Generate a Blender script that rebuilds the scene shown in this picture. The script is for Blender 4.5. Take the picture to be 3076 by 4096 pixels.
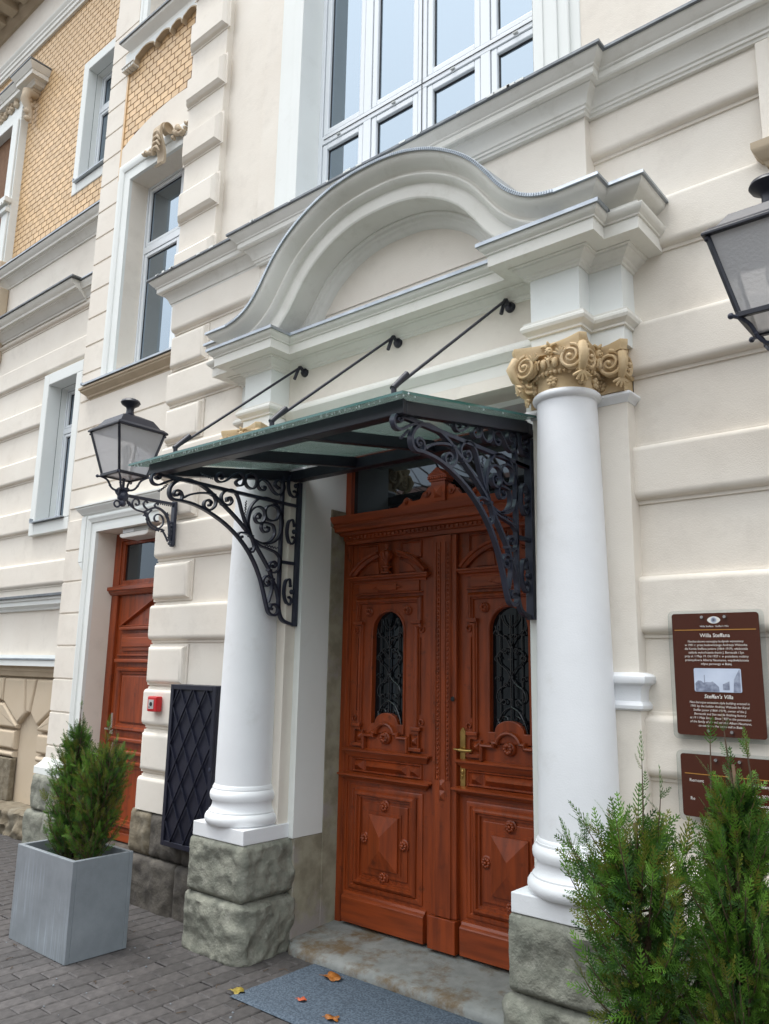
import bpy, math, random
from math import sin, cos, pi, radians, sqrt, atan2
from mathutils import Vector, Matrix, noise
random.seed(7)
sc = bpy.context.scene
for o in list(bpy.data.objects): bpy.data.objects.remove(o)
col = sc.collection

# ---------------------------------------------------------------- camera
CAMH = 1.6
cd = bpy.data.cameras.new('camera'); cam = bpy.data.objects.new('camera', cd); col.objects.link(cam)
RX = Vector((0.765813107, 0.642820856, 0.0176531195)); UX = Vector((0.111567773, -0.159849406, 0.980816394)); FX = Vector((-0.633311074, 0.749152531, 0.194132862))
m = Matrix.Identity(4)
for i in range(3):
    m[i][0] = RX[i]; m[i][1] = UX[i]; m[i][2] = -FX[i]
m[2][3] = CAMH
cam.matrix_world = m
cd.sensor_fit = 'VERTICAL'; cd.sensor_height = 24.0; cd.lens = 24.0 * 3137.08 / 4096.0
cd.clip_start = 0.05; cd.clip_end = 3000
sc.camera = cam

# ---------------------------------------------------------------- sky, sun, exposure
world = bpy.data.worlds.new('World'); sc.world = world; world.use_nodes = True
nt = world.node_tree; nt.nodes.clear()
SUN_EL, SUN_AZ = radians(76), radians(222)
sky = nt.nodes.new('ShaderNodeTexSky'); sky.sky_type = 'NISHITA'; sky.sun_disc = False
sky.sun_elevation = SUN_EL; sky.sun_rotation = SUN_AZ; sky.air_density = 1.0; sky.dust_density = 4.0
hsv = nt.nodes.new('ShaderNodeHueSaturation'); hsv.inputs['Saturation'].default_value = 0.36
mixc = nt.nodes.new('ShaderNodeMix'); mixc.data_type = 'RGBA'; mixc.inputs[0].default_value = 0.88
# overcast cover, brighter towards the zenith than at the horizon
gtc = nt.nodes.new('ShaderNodeTexCoord'); gsep = nt.nodes.new('ShaderNodeSeparateXYZ'); gmr = nt.nodes.new('ShaderNodeMapRange'); gmix = nt.nodes.new('ShaderNodeMix'); gmix.data_type = 'RGBA'
gmix.inputs[6].default_value = (3.3, 3.6, 3.95, 1); gmix.inputs[7].default_value = (9.6, 10.1, 10.7, 1)
nt.links.new(gtc.outputs['Generated'], gsep.inputs[0]); nt.links.new(gsep.outputs['Z'], gmr.inputs[0]); gmr.inputs[1].default_value = 0.0; gmr.inputs[2].default_value = 1.0
nt.links.new(gmr.outputs[0], gmix.inputs[0]); nt.links.new(gmix.outputs[2], mixc.inputs[7])
bg = nt.nodes.new('ShaderNodeBackground'); bg.inputs['Strength'].default_value = 0.14
wo = nt.nodes.new('ShaderNodeOutputWorld')
nt.links.new(sky.outputs[0], hsv.inputs['Color']); nt.links.new(hsv.outputs[0], mixc.inputs[6])
nt.links.new(mixc.outputs[2], bg.inputs[0]); nt.links.new(bg.outputs[0], wo.inputs[0])
sl = bpy.data.lights.new('sun', 'SUN'); sl.energy = 1.15; sl.angle = radians(28); sl.color = (1.0, 0.97, 0.92)
so = bpy.data.objects.new('sun', sl); col.objects.link(so)
# blender sun shines along -Z of the lamp; sky azimuth measured from +Y clockwise
sd = Vector((sin(SUN_AZ) * cos(SUN_EL), cos(SUN_AZ) * cos(SUN_EL), sin(SUN_EL)))
so.rotation_euler = (-sd).to_track_quat('-Z', 'Y').to_euler(); so.location = (0, -5, 20)
vs = sc.view_settings; vs.view_transform = 'Standard'; vs.look = 'None'; vs.exposure = 1.18; vs.gamma = 1; vs.use_curve_mapping = False
sc.render.engine = 'CYCLES'
sc.cycles.max_bounces = 8; sc.cycles.transparent_max_bounces = 12

# ---------------------------------------------------------------- helpers
ORG = {}
def origin(o): return ORG.get(o.name, Vector((0, 0, 0))) if o else Vector((0, 0, 0))
def thing(name, loc, label, cat, group=None):
    o = bpy.data.objects.new(name, None); col.objects.link(o); o.location = loc
    o.empty_display_size = 0.1
    o['label'] = label; o['category'] = cat
    if group: o['group'] = group
    ORG[o.name] = Vector(loc); return o
def struct(o, kind='structure'): o['kind'] = kind; return o
def tag(o, label, cat, group=None):
    o['label'] = label; o['category'] = cat
    if group: o['group'] = group
    return o
class MB:
    def __init__(s): s.v = []; s.f = []; s.m = []
    def add(s, vs, fs, mi=0):
        b = len(s.v); s.v += [tuple(p) for p in vs]; s.f += [tuple(b + i for i in f) for f in fs]; s.m += [mi] * len(fs)
    def box(s, x0, x1, y0, y1, z0, z1, mi=0):
        if x0 > x1: x0, x1 = x1, x0
        if y0 > y1: y0, y1 = y1, y0
        if z0 > z1: z0, z1 = z1, z0
        s.add([(x0,y0,z0),(x1,y0,z0),(x1,y1,z0),(x0,y1,z0),(x0,y0,z1),(x1,y0,z1),(x1,y1,z1),(x0,y1,z1)],
              [(0,3,2,1),(4,5,6,7),(0,1,5,4),(1,2,6,5),(2,3,7,6),(3,0,4,7)], mi)
    def obox(s, c, ax, ay, az, hx, hy, hz, mi=0):
        c = Vector(c); P = []
        for k in (-1, 1):
            for (i, j) in ((-1,-1),(1,-1),(1,1),(-1,1)): P.append(c + ax*hx*i + ay*hy*j + az*hz*k)
        s.add(P, [(0,3,2,1),(4,5,6,7),(0,1,5,4),(1,2,6,5),(2,3,7,6),(3,0,4,7)], mi)
    def bar(s, a, b, w, h, up=(0,0,1), mi=0):
        a = Vector(a); b = Vector(b); d = (b - a); L = d.length; d.normalize(); up = Vector(up)
        sx = d.cross(up)
        if sx.length < 1e-4: sx = d.cross(Vector((1,0,0)))
        sx.normalize(); sz = sx.cross(d); s.obox((a+b)/2, d, sx, sz, L/2, w/2, h/2, mi)
    def tube(s, pts, r, n=8, cap=True, mi=0):
        pts = [Vector(p) for p in pts]; N = len(pts); rr = r if isinstance(r, (list, tuple)) else [r]*N
        b = len(s.v); prev = None
        for i, p in enumerate(pts):
            t = (pts[min(i+1, N-1)] - pts[max(i-1, 0)]).normalized()
            if prev is None:
                a = Vector((0,0,1)) if abs(t.z) < .9 else Vector((1,0,0)); u = t.cross(a).normalized()
            else:
                u = (prev - t * prev.dot(t)).normalized()
            prev = u; w = t.cross(u)
            for k in range(n):
                an = 2*pi*k/n; s.v.append(tuple(p + (u*cos(an) + w*sin(an))*rr[i]))
        for i in range(N-1):
            for k in range(n):
                k2 = (k+1) % n; s.f.append((b+i*n+k, b+i*n+k2, b+(i+1)*n+k2, b+(i+1)*n+k)); s.m.append(mi)
        if cap:
            s.f.append(tuple(b+k for k in range(n))[::-1]); s.m.append(mi)
            s.f.append(tuple(b+(N-1)*n+k for k in range(n))); s.m.append(mi)
    def lathe(s, prof, c, n=32, a0=0, a1=2*pi, axis='z', mi=0):
        c = Vector(c); full = abs(a1-a0-2*pi) < 1e-6; cnt = n if full else n+1; b = len(s.v)
        for (r, z) in prof:
            for k in range(cnt):
                an = a0 + (a1-a0)*k/n
                if axis == 'z': s.v.append((c.x + r*cos(an), c.y + r*sin(an), c.z + z))
                elif axis == 'y': s.v.append((c.x + r*cos(an), c.y + z, c.z + r*sin(an)))
                else: s.v.append((c.x + z, c.y + r*cos(an), c.z + r*sin(an)))
        for i in range(len(prof)-1):
            for k in range(n):
                k2 = (k+1) % cnt
                s.f.append((b+i*cnt+k, b+i*cnt+k2, b+(i+1)*cnt+k2, b+(i+1)*cnt+k)); s.m.append(mi)
    def sweep(s, path, prof, mapper, closed=False, capends=True, mi=0, mis=None):
        """path 2-D, prof [(offset to the left, height)], mapper(px,py,h)->xyz"""
        N = len(path); P = [Vector((p[0], p[1])) for p in path]; norms = []
        def nrm(a, b):
            d = (b-a).normalized(); return Vector((-d.y, d.x))
        for i in range(N):
            if closed: n1 = nrm(P[i-1], P[i]); n2 = nrm(P[i], P[(i+1) % N])
            else:
                n1 = nrm(P[max(i-1,0)], P[max(i,1)]) if i > 0 else nrm(P[0], P[1])
                n2 = nrm(P[i], P[i+1]) if i < N-1 else n1
            mm = n1 + n2; q = mm.dot(mm)/2
            mm = mm / max(q, 0.25); norms.append(mm)
        b = len(s.v); K = len(prof)
        for i in range(N):
            for (o, h) in prof:
                q = P[i] + norms[i]*o; s.v.append(tuple(mapper(q.x, q.y, h)))
        segs = N if closed else N-1
        for i in range(segs):
            j = (i+1) % N
            for k in range(K-1):
                s.f.append((b+i*K+k, b+j*K+k, b+j*K+k+1, b+i*K+k+1)); s.m.append(mis[k] if mis else mi)
        if capends and not closed and K > 2:
            s.f.append(tuple(b+k for k in range(K))); s.m.append(mi)
            s.f.append(tuple(b+(N-1)*K+k for k in range(K))[::-1]); s.m.append(mi)
    def poly(s, pts, y0, y1, mi=0):          # polygon in x-z extruded y0..y1
        n = len(pts); A = [(p[0], y0, p[1]) for p in pts]; B = [(p[0], y1, p[1]) for p in pts]
        s.add(A+B, [tuple(range(n)), tuple(range(2*n-1, n-1, -1))] + [(i, i+n, (i+1) % n+n, (i+1) % n) for i in range(n)], mi)
    def ball(s, c, rx, ry=None, rz=None, n=10, mi=0):
        ry = ry or rx; rz = rz or rx; b = len(s.v); R = n//2+1
        for i in range(R+1):
            th = pi*i/R
            for k in range(n):
                ph = 2*pi*k/n; s.v.append((c[0]+rx*sin(th)*cos(ph), c[1]+ry*sin(th)*sin(ph), c[2]+rz*cos(th)))
        for i in range(R):
            for k in range(n):
                s.f.append((b+i*n+k, b+(i+1)*n+k, b+(i+1)*n+(k+1) % n, b+i*n+(k+1) % n)); s.m.append(mi)
    def mesh(s, name, mats, org=Vector((0,0,0)), smooth=False, angle=None):
        me = bpy.data.meshes.new(name)
        me.from_pydata([(p[0]-org.x, p[1]-org.y, p[2]-org.z) for p in s.v], [], s.f); me.update()
        mats = mats if isinstance(mats, (list, tuple)) else [mats]
        for mt in mats: me.materials.append(mt)
        if len(mats) > 1: me.polygons.foreach_set('material_index', s.m)
        if smooth:
            me.polygons.foreach_set('use_smooth', [True]*len(me.polygons))
            if angle: me.set_sharp_from_angle(angle=radians(angle))
        return me
    def each(s, name, mats, parent=None, **kw):
        """every loose island becomes an object of its own"""
        par = list(range(len(s.v)))
        def find(i):
            while par[i] != i: par[i] = par[par[i]]; i = par[i]
            return i
        for f in s.f:
            for i in f[1:]: par[find(i)] = find(f[0])
        groups = {}
        for f, m_ in zip(s.f, s.m): groups.setdefault(find(f[0]), []).append((f, m_))
        out = []
        for g in groups.values():
            b = MB(); idx = {}
            for f, m_ in g:
                for i in f:
                    if i not in idx: idx[i] = len(b.v); b.v.append(s.v[i])
                b.f.append(tuple(idx[i] for i in f)); b.m.append(m_)
            out.append(b.build(name, mats, parent, **kw))
        return out
    def build(s, name, mats, parent=None, smooth=False, angle=None, bevel=0, at=None, fixn=True):
        org = Vector(at) if at is not None else origin(parent)
        me = s.mesh(name, mats, org, smooth, angle)
        import bmesh
        if fixn: bm = bmesh.new(); bm.from_mesh(me); bmesh.ops.recalc_face_normals(bm, faces=bm.faces); bm.to_mesh(me); bm.free()
        if smooth and angle: me.set_sharp_from_angle(angle=radians(angle))
        o = bpy.data.objects.new(name, me); col.objects.link(o)
        if parent: o.parent = parent; o.location = org - origin(parent)
        else: o.location = org
        ORG[o.name] = org
        if smooth and angle and angle <= 41 and not bevel:
            w = o.modifiers.new('flat', 'WEIGHTED_NORMAL'); w.keep_sharp = True; w.weight = 60
        if bevel:
            b = o.modifiers.new('bevel', 'BEVEL'); b.width = bevel; b.segments = 2; b.limit_method = 'ANGLE'; b.angle_limit = radians(40)
        return o
def copytree(o, loc, label=None, group=None):
    r = o.copy(); col.objects.link(r); r.location = loc; ORG[r.name] = Vector(loc)
    if label: r['label'] = label
    if group: r['group'] = group; o['group'] = group
    def rec(a, b):
        for ch in list(a.children):
            c = ch.copy(); col.objects.link(c); c.parent = b; rec(ch, c)
    rec(o, r); return r
def copypart(o, dx=0, dy=0, dz=0):
    r = o.copy(); col.objects.link(r); r.parent = o.parent; r.location = o.location + Vector((dx, dy, dz))
    for ch in list(o.children):
        c = ch.copy(); col.objects.link(c); c.parent = r
    return r
def spline(pts, k=5, closed=False):
    P = [Vector(p) for p in pts]; out = []; N = len(P)
    for i in range(N if closed else N-1):
        if closed: a, b, c, d = P[i-1], P[i], P[(i+1) % N], P[(i+2) % N]
        else: a, b, c, d = P[max(i-1,0)], P[i], P[i+1], P[min(i+2, N-1)]
        for j in range(k):
            t = j/k; out.append(0.5*((2*b) + (-a+c)*t + (2*a-5*b+4*c-d)*t*t + (-a+3*b-3*c+d)*t**3))
    if not closed: out.append(P[-1])
    return out
HZ = lambda x, y, h: (x, y, h)                 # horizontal cornice: plan path, height z
def VX(yw): return lambda x, z, h: (x, yw-h, z)   # path in facade plane, height = projection towards street

# ---------------------------------------------------------------- materials
def newmat(name):
    m = bpy.data.materials.new(name); m.use_nodes = True; n = m.node_tree; return m, n, n.nodes['Principled BSDF']
def nd(n, t, **kw):
    o = n.nodes.new(t)
    for k, v in kw.items(): setattr(o, k, v)
    return o
def mat(name, c, rough=.6, c2=None, nscale=3, nmix=(.35,.7), bump=0, bscale=120, bdist=.002, stretch=None, metallic=0, spec=.5, bump2=None, rnd=0, detail=6, dirt=None):
    m, n, p = newmat(name); L = n.links
    p.inputs['Roughness'].default_value = rough; p.inputs['Metallic'].default_value = metallic
    p.inputs['Specular IOR Level'].default_value = spec
    tc = nd(n, 'ShaderNodeTexCoord'); mp = nd(n, 'ShaderNodeMapping'); L.new(tc.outputs['Object'], mp.inputs[0])
    if stretch: mp.inputs['Scale'].default_value = stretch
    colout = None
    c = (*c, 1)
    if c2:
        ns = nd(n, 'ShaderNodeTexNoise'); ns.inputs['Scale'].default_value = nscale; ns.inputs['Detail'].default_value = detail; L.new(mp.outputs[0], ns.inputs[0])
        r = nd(n, 'ShaderNodeMapRange'); r.inputs[1].default_value = nmix[0]; r.inputs[2].default_value = nmix[1]; L.new(ns.outputs[0], r.inputs[0])
        mx = nd(n, 'ShaderNodeMix', data_type='RGBA'); mx.inputs[6].default_value = c; mx.inputs[7].default_value = (*c2, 1); L.new(r.outputs[0], mx.inputs[0]); colout = mx.outputs[2]
    if dirt:
        ns = nd(n, 'ShaderNodeTexNoise'); ns.inputs['Scale'].default_value = dirt[1]; ns.inputs['Detail'].default_value = 8; ns.inputs['Roughness'].default_value = .7; L.new(tc.outputs['Object'], ns.inputs[0])
        r = nd(n, 'ShaderNodeMapRange'); r.inputs[1].default_value = dirt[2]; r.inputs[2].default_value = dirt[3]; L.new(ns.outputs[0], r.inputs[0])
        mx = nd(n, 'ShaderNodeMix', data_type='RGBA'); mx.inputs[6].default_value = c; mx.inputs[7].default_value = (*dirt[0], 1); L.new(r.outputs[0], mx.inputs[0])
        if colout: L.new(colout, mx.inputs[6])
        colout = mx.outputs[2]
    if rnd:
        oi = nd(n, 'ShaderNodeObjectInfo'); h = nd(n, 'ShaderNodeHueSaturation')
        r = nd(n, 'ShaderNodeMapRange'); r.inputs[3].default_value = 1-rnd; r.inputs[4].default_value = 1+rnd; L.new(oi.outputs['Random'], r.inputs[0]); L.new(r.outputs[0], h.inputs['Value'])
        h.inputs['Color'].default_value = c
        if colout: L.new(colout, h.inputs['Color'])
        colout = h.outputs[0]
    if colout: L.new(colout, p.inputs['Base Color'])
    else: p.inputs['Base Color'].default_value = c
    if bump:
        nb = nd(n, 'ShaderNodeTexNoise'); nb.inputs['Scale'].default_value = bscale; nb.inputs['Detail'].default_value = 5; L.new(mp.outputs[0], nb.inputs[0])
        b = nd(n, 'ShaderNodeBump'); b.inputs['Strength'].default_value = bump; b.inputs['Distance'].default_value = bdist; L.new(nb.outputs[0], b.inputs['Height'])
        if bump2:
            nb2 = nd(n, 'ShaderNodeTexNoise'); nb2.inputs['Scale'].default_value = bump2[0]; nb2.inputs['Detail'].default_value = 6; L.new(mp.outputs[0], nb2.inputs[0])
            b2 = nd(n, 'ShaderNodeBump'); b2.inputs['Strength'].default_value = bump2[1]; b2.inputs['Distance'].default_value = bump2[2]; L.new(nb2.outputs[0], b2.inputs['Height']); L.new(b2.outputs[0], b.inputs['Normal'])
        L.new(b.outputs[0], p.inputs['Normal'])
    return m
M = {}
M['cream'] = mat('cream_stucco', (.725,.662,.575), .85, (.775,.72,.635), 2.2, nmix=(.3,.7), bump=.55, bscale=170, bdist=.0022, bump2=(11,.25,.008), dirt=((.60,.545,.47), 3.3, .52, .9))
M['trim'] = mat('white_trim_paint', (.76,.775,.745), .75, (.72,.735,.70), 2.0, bump=.2, bscale=200, bdist=.001, dirt=((.63,.63,.59), 3.1, .6, .95))
M['moulding'] = mat('warm_white_moulding', (.76,.74,.68), .75, (.715,.695,.63), 4, bump=.45, bscale=170, bdist=.0016, dirt=((.52,.49,.42), 5, .54, .92))
M['white'] = mat('white_column_paint', (.80,.81,.82), .65, (.755,.765,.775), 4, bump=.45, bscale=150, bdist=.0015, bump2=(15,.22,.005), dirt=((.64,.635,.615), 3.8, .56, .9))
M['tan'] = mat('tan_stucco', (.50,.40,.28), .85, (.55,.45,.33), 2, bump=.35, bscale=170, bdist=.002, dirt=((.40,.33,.24), 4, .55, .9))
M['ochre'] = mat('ochre_plaster', (.53,.385,.205), .7, (.58,.44,.27), 12, bump=.3, bscale=90, bdist=.002, dirt=((.36,.23,.10), 22, .55, .85))
M['brown'] = mat('brown_grey_moulding', (.46,.37,.26), .8, (.40,.32,.22), 5, bump=.3, bscale=150, bdist=.001)
M['ygbrick'] = mat('yellow_clinker', (.66,.43,.21), .5, (.72,.50,.28), 30, bump=.2, bscale=200, bdist=.001, rnd=.12)
M['mortar'] = mat('dark_brown_mortar', (.15,.075,.035), .9, (.19,.10,.05), 20, bump=.4, bscale=100)
M['steel'] = mat('black_painted_steel', (.012,.013,.021), .38, (.018,.019,.028), 8, bump=.25, bscale=160, bdist=.0008, spec=.38, bump2=(25,.2,.002))
M['iron'] = mat('graphite_wrought_iron', (.022,.026,.044), .34, (.034,.039,.062), 15, bump=.5, bscale=90, bdist=.0015, spec=.45)
M['wood'] = mat('red_brown_door_wood', (.285,.050,.010), .34, (.145,.026,.007), 3.2, nmix=(.35,.72), bump=.3, bscale=30, bdist=.0008, stretch=(9,9,.9), spec=.45, dirt=((.07,.016,.006), 11, .58, .74))
M['woodh'] = mat('red_brown_wood_cross_grain', (.295,.053,.011), .34, (.15,.028,.008), 3.2, nmix=(.35,.72), bump=.3, bscale=30, bdist=.0008, stretch=(.9,9,9), spec=.45, dirt=((.09,.022,.010), 7, .64, .8))
M['navy'] = mat('blue_black_cabinet_paint', (.010,.011,.022), .42, (.015,.016,.030), 9, bump=.25, bscale=160, bdist=.0008, spec=.4)
M['grille'] = mat('black_grille_iron', (.010,.010,.013), .25, spec=.7)
M['zinc'] = mat('zinc_flashing', (.42,.45,.48), .42, (.30,.33,.36), 9, bump=.6, bscale=22, bdist=.004, metallic=.75)
M['darkzinc'] = mat('weathered_zinc', (.20,.215,.225), .5, (.13,.14,.15), 14, bump=.4, bscale=40, bdist=.002, metallic=.5)
M['concrete'] = mat('grey_fibre_cement', (.20,.22,.24), .7, (.17,.19,.205), 5, nmix=(.3,.75), bump=.35, bscale=120, bdist=.0015, dirt=((.11,.125,.135), 18, .62, .8))
M['soil'] = mat('planter_soil', (.035,.028,.02), .95, (.06,.05,.035), 40, bump=.8, bscale=60, bdist=.01)
M['stone'] = mat('grey_green_sandstone', (.235,.235,.19), .85, (.145,.15,.12), 13, nmix=(.36,.68), bump=1, bscale=95, bdist=.004, bump2=(26,.7,.014), dirt=((.33,.325,.275), 21, .52, .78))
M['stone2'] = mat('dark_sandstone', (.105,.092,.075), .85, (.058,.050,.042), 14, nmix=(.38,.66), bump=.8, bscale=70, bdist=.004, bump2=(14,.5,.02), dirt=((.16,.14,.11), 6, .56, .8))
M['stone3'] = mat('brown_sandstone', (.21,.175,.12), .85, (.12,.095,.06), 14, nmix=(.38,.66), bump=.8, bscale=70, bdist=.004, bump2=(14,.5,.02), dirt=((.24,.22,.17), 5, .52, .75))
M['jamb'] = mat('patchy_stone_jamb', (.33,.31,.225), .85, (.22,.20,.14), 9, nmix=(.4,.62), bump=.5, bscale=90, bdist=.003, dirt=((.30,.27,.245), 3.5, .5, .62))
M['step'] = mat('worn_step_stone', (.255,.26,.245), .7, (.18,.185,.175), 14, bump=.7, bscale=90, bdist=.003, bump2=(12,.4,.01), dirt=((.135,.092,.050), 4.2, .47, .60))
M['paver'] = mat('dark_clinker_paver', (.050,.045,.044), .70, (.084,.076,.073), 25, bump=.6, bscale=110, bdist=.003, rnd=.22, bump2=(18,.3,.008))
M['redpaver'] = mat('reddish_paver', (.15,.085,.078), .75, (.11,.07,.066), 25, bump=.6, bscale=110, bdist=.003, rnd=.15)
M['joint'] = mat('sand_joint', (.045,.04,.036), .95, (.03,.027,.024), 30, bump=.6, bscale=80)
M['asphalt'] = mat('asphalt', (.05,.05,.05), .85, (.065,.065,.063), 60, bump=.5, bscale=200)
M['kerb'] = mat('granite_kerb', (.25,.25,.24), .8, (.18,.18,.175), 60)
M['mat'] = mat('blue_grey_doormat', (.050,.070,.096), .95, (.105,.135,.172), 95, nmix=(.4,.62), bump=1.0, bscale=140, bdist=.006, dirt=((.05,.065,.085), 12, .55, .8), detail=2)
M['red'] = mat('red_plastic', (.52,.012,.015), .3, spec=.5)
M['lightgrey'] = mat('light_grey_plastic', (.45,.46,.44), .5)
M['black'] = mat('black_void', (.006,.006,.007), .6)
M['brass'] = mat('brass', (.50,.33,.11), .35, (.33,.21,.07), 20, metallic=.9)
M['sign'] = mat('brown_sign_print', (.062,.016,.008), .25, spec=.5)
M['ink'] = mat('cream_lettering', (.72,.69,.64), .5)
M['gold'] = mat('gold_print', (.42,.20,.035), .4)
M['eyeblue'] = mat('pale_blue_grey_print', (.50,.55,.62), .5)
M['eyedark'] = mat('dark_grey_print', (.10,.10,.12), .5)
M['chrome'] = mat('steel_bolt', (.65,.65,.66), .25, metallic=1)
M['pvc'] = mat('white_window_frame', (.74,.77,.79), .35, spec=.5)
M['gasket'] = mat('black_gasket', (.012,.013,.016), .5)
M['leafy'] = mat('yellow_leaf', (.33,.24,.03), .6, (.20,.15,.03), 60)
M['leafb'] = mat('brown_leaf', (.38,.13,.015), .6, (.20,.07,.015), 60)
M['leafr'] = mat('red_leaf', (.45,.09,.035), .6)
M['bark'] = mat('bark', (.10,.062,.035), .9, (.06,.04,.025), 30, bump=.5)
M['interior'] = mat('dim_interior', (.05,.055,.06), .9)
M['plaster_far'] = mat('far_plaster', (.42,.40,.36), .9, (.36,.34,.30), 1)
M['rooftile'] = mat('roof_tiles', (.16,.07,.045), .8)
M['photoprint'] = mat('printed_street_photo', (.42,.48,.60), .4, (.62,.68,.80), 6)
M['photodark'] = mat('printed_street_photo_dark', (.16,.18,.25), .4, (.36,.40,.50), 60)
def leafmat(name, c, c2, tr=.3):
    m, n, p = newmat(name); L = n.links
    tc = nd(n, 'ShaderNodeTexCoord'); ns = nd(n, 'ShaderNodeTexNoise'); ns.inputs['Scale'].default_value = 9; ns.inputs['Detail'].default_value = 4; L.new(tc.outputs['Object'], ns.inputs[0])
    r = nd(n, 'ShaderNodeMapRange'); r.inputs[1].default_value = .38; r.inputs[2].default_value = .66; L.new(ns.outputs[0], r.inputs[0])
    mx = nd(n, 'ShaderNodeMix', data_type='RGBA'); mx.inputs[6].default_value = (*c, 1); mx.inputs[7].default_value = (*c2, 1); L.new(r.outputs[0], mx.inputs[0])
    L.new(mx.outputs[2], p.inputs['Base Color']); p.inputs['Roughness'].default_value = .5; p.inputs['Specular IOR Level'].default_value = .35
    t = nd(n, 'ShaderNodeBsdfTranslucent'); L.new(mx.outputs[2], t.inputs[0]); ms = nd(n, 'ShaderNodeMixShader'); ms.inputs[0].default_value = tr
    L.new(p.outputs[0], ms.inputs[1]); L.new(t.outputs[0], ms.inputs[2]); L.new(ms.outputs[0], n.nodes['Material Output'].inputs[0]); return m
M['thuja'] = leafmat('thuja_green', (.050,.125,.016), (.12,.25,.028))
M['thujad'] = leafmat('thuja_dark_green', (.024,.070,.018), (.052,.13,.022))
M['thujay'] = leafmat('thuja_olive_tips', (.12,.15,.02), (.17,.17,.03))
def paneglass(name, dark, ior, rough=.02):
    m, n, p = newmat(name); L = n.links
    d = nd(n, 'ShaderNodeBsdfDiffuse'); d.inputs[0].default_value = (*dark, 1)
    g = nd(n, 'ShaderNodeBsdfGlossy'); g.inputs['Roughness'].default_value = rough; g.inputs[0].default_value = (.78,.90,1,1)
    f = nd(n, 'ShaderNodeFresnel'); f.inputs[0].default_value = ior
    ms = nd(n, 'ShaderNodeMixShader'); L.new(f.outputs[0], ms.inputs[0]); L.new(d.outputs[0], ms.inputs[1]); L.new(g.outputs[0], ms.inputs[2])
    L.new(ms.outputs[0], n.nodes['Material Output'].inputs[0]); return m
M['pane'] = paneglass('window_pane', (.020,.026,.034), 3.9)
M['pane2'] = paneglass('dark_door_pane', (.006,.007,.009), 1.5)
M['pane3'] = paneglass('transom_pane', (.010,.011,.012), 1.75)
def thinglass(name, tint, refl=1.45, milky=0.15, rough=.05, bump=False, mcol=(.6,.75,.7)):
    m, n, p = newmat(name); L = n.links
    t = nd(n, 'ShaderNodeBsdfTransparent'); t.inputs[0].default_value = (*tint, 1)
    g = nd(n, 'ShaderNodeBsdfGlossy'); g.inputs['Roughness'].default_value = rough
    tr = nd(n, 'ShaderNodeBsdfTranslucent'); tr.inputs[0].default_value = (*mcol, 1)
    df = nd(n, 'ShaderNodeBsdfDiffuse'); df.inputs[0].default_value = (*mcol, 1)
    mm = nd(n, 'ShaderNodeMixShader'); mm.inputs[0].default_value = .45; L.new(tr.outputs[0], mm.inputs[1]); L.new(df.outputs[0], mm.inputs[2])
    m1 = nd(n, 'ShaderNodeMixShader'); m1.inputs[0].default_value = milky; L.new(t.outputs[0], m1.inputs[1]); L.new(mm.outputs[0], m1.inputs[2])
    f = nd(n, 'ShaderNodeFresnel'); f.inputs[0].default_value = refl
    m2 = nd(n, 'ShaderNodeMixShader'); L.new(f.outputs[0], m2.inputs[0]); L.new(m1.outputs[0], m2.inputs[1]); L.new(g.outputs[0], m2.inputs[2])
    if bump:
        tc = nd(n, 'ShaderNodeTexCoord'); nb = nd(n, 'ShaderNodeTexNoise'); nb.inputs['Scale'].default_value = 90; L.new(tc.outputs['Object'], nb.inputs[0])
        b = nd(n, 'ShaderNodeBump'); b.inputs['Strength'].default_value = .7; b.inputs['Distance'].default_value = .003; L.new(nb.outputs[0], b.inputs['Height'])
        for q in (g, tr, df): L.new(b.outputs[0], q.inputs['Normal'])
    L.new(m2.outputs[0], n.nodes['Material Output'].inputs[0]); return m
M['canopyglass'] = thinglass('green_canopy_glass', (.78,.88,.84), 1.5, .42, .12, mcol=(.55,.66,.62))
M['glassedge'] = mat('green_glass_edge', (.03,.12,.105), .1, spec=.8)
M['frost'] = thinglass('frosted_lamp_glass', (.95,.95,.97), 1.4, .62, .2, bump=True, mcol=(.97,.97,.98))
M['acryl'] = thinglass('clear_acrylic', (.93,.95,.95), 1.45, .04, .03, mcol=(.7,.75,.75))
M['drop'] = mat('water_drop', (.8,.85,.88), .05, spec=1)
# ================================================================ GROUND
def sheet(name, x0, x1, y0, y1, z, mt, kind='structure'):
    b = MB(); b.add([(x0,y0,z),(x1,y0,z),(x1,y1,z),(x0,y1,z)], [(0,1,2,3)]); return struct(b.build(name, mt), kind)
sheet('ground', -400, 400, -400, 400, -.16, M['asphalt'])
b = MB(); b.box(-60, 60, -2.0, 12, -.30, -.012); pav = struct(b.build('pavement', M['joint']))
b = MB(); b.box(-60, 60, -2.16, -2.001, -.30, .0); struct(b.build('kerb', M['kerb'], bevel=.01))
sheet('road', -60, 60, -9, -2.161, -.135, M['asphalt'])
sheet('far_pavement', -60, 60, -14, -9.01, -.04, M['paver'])
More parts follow.
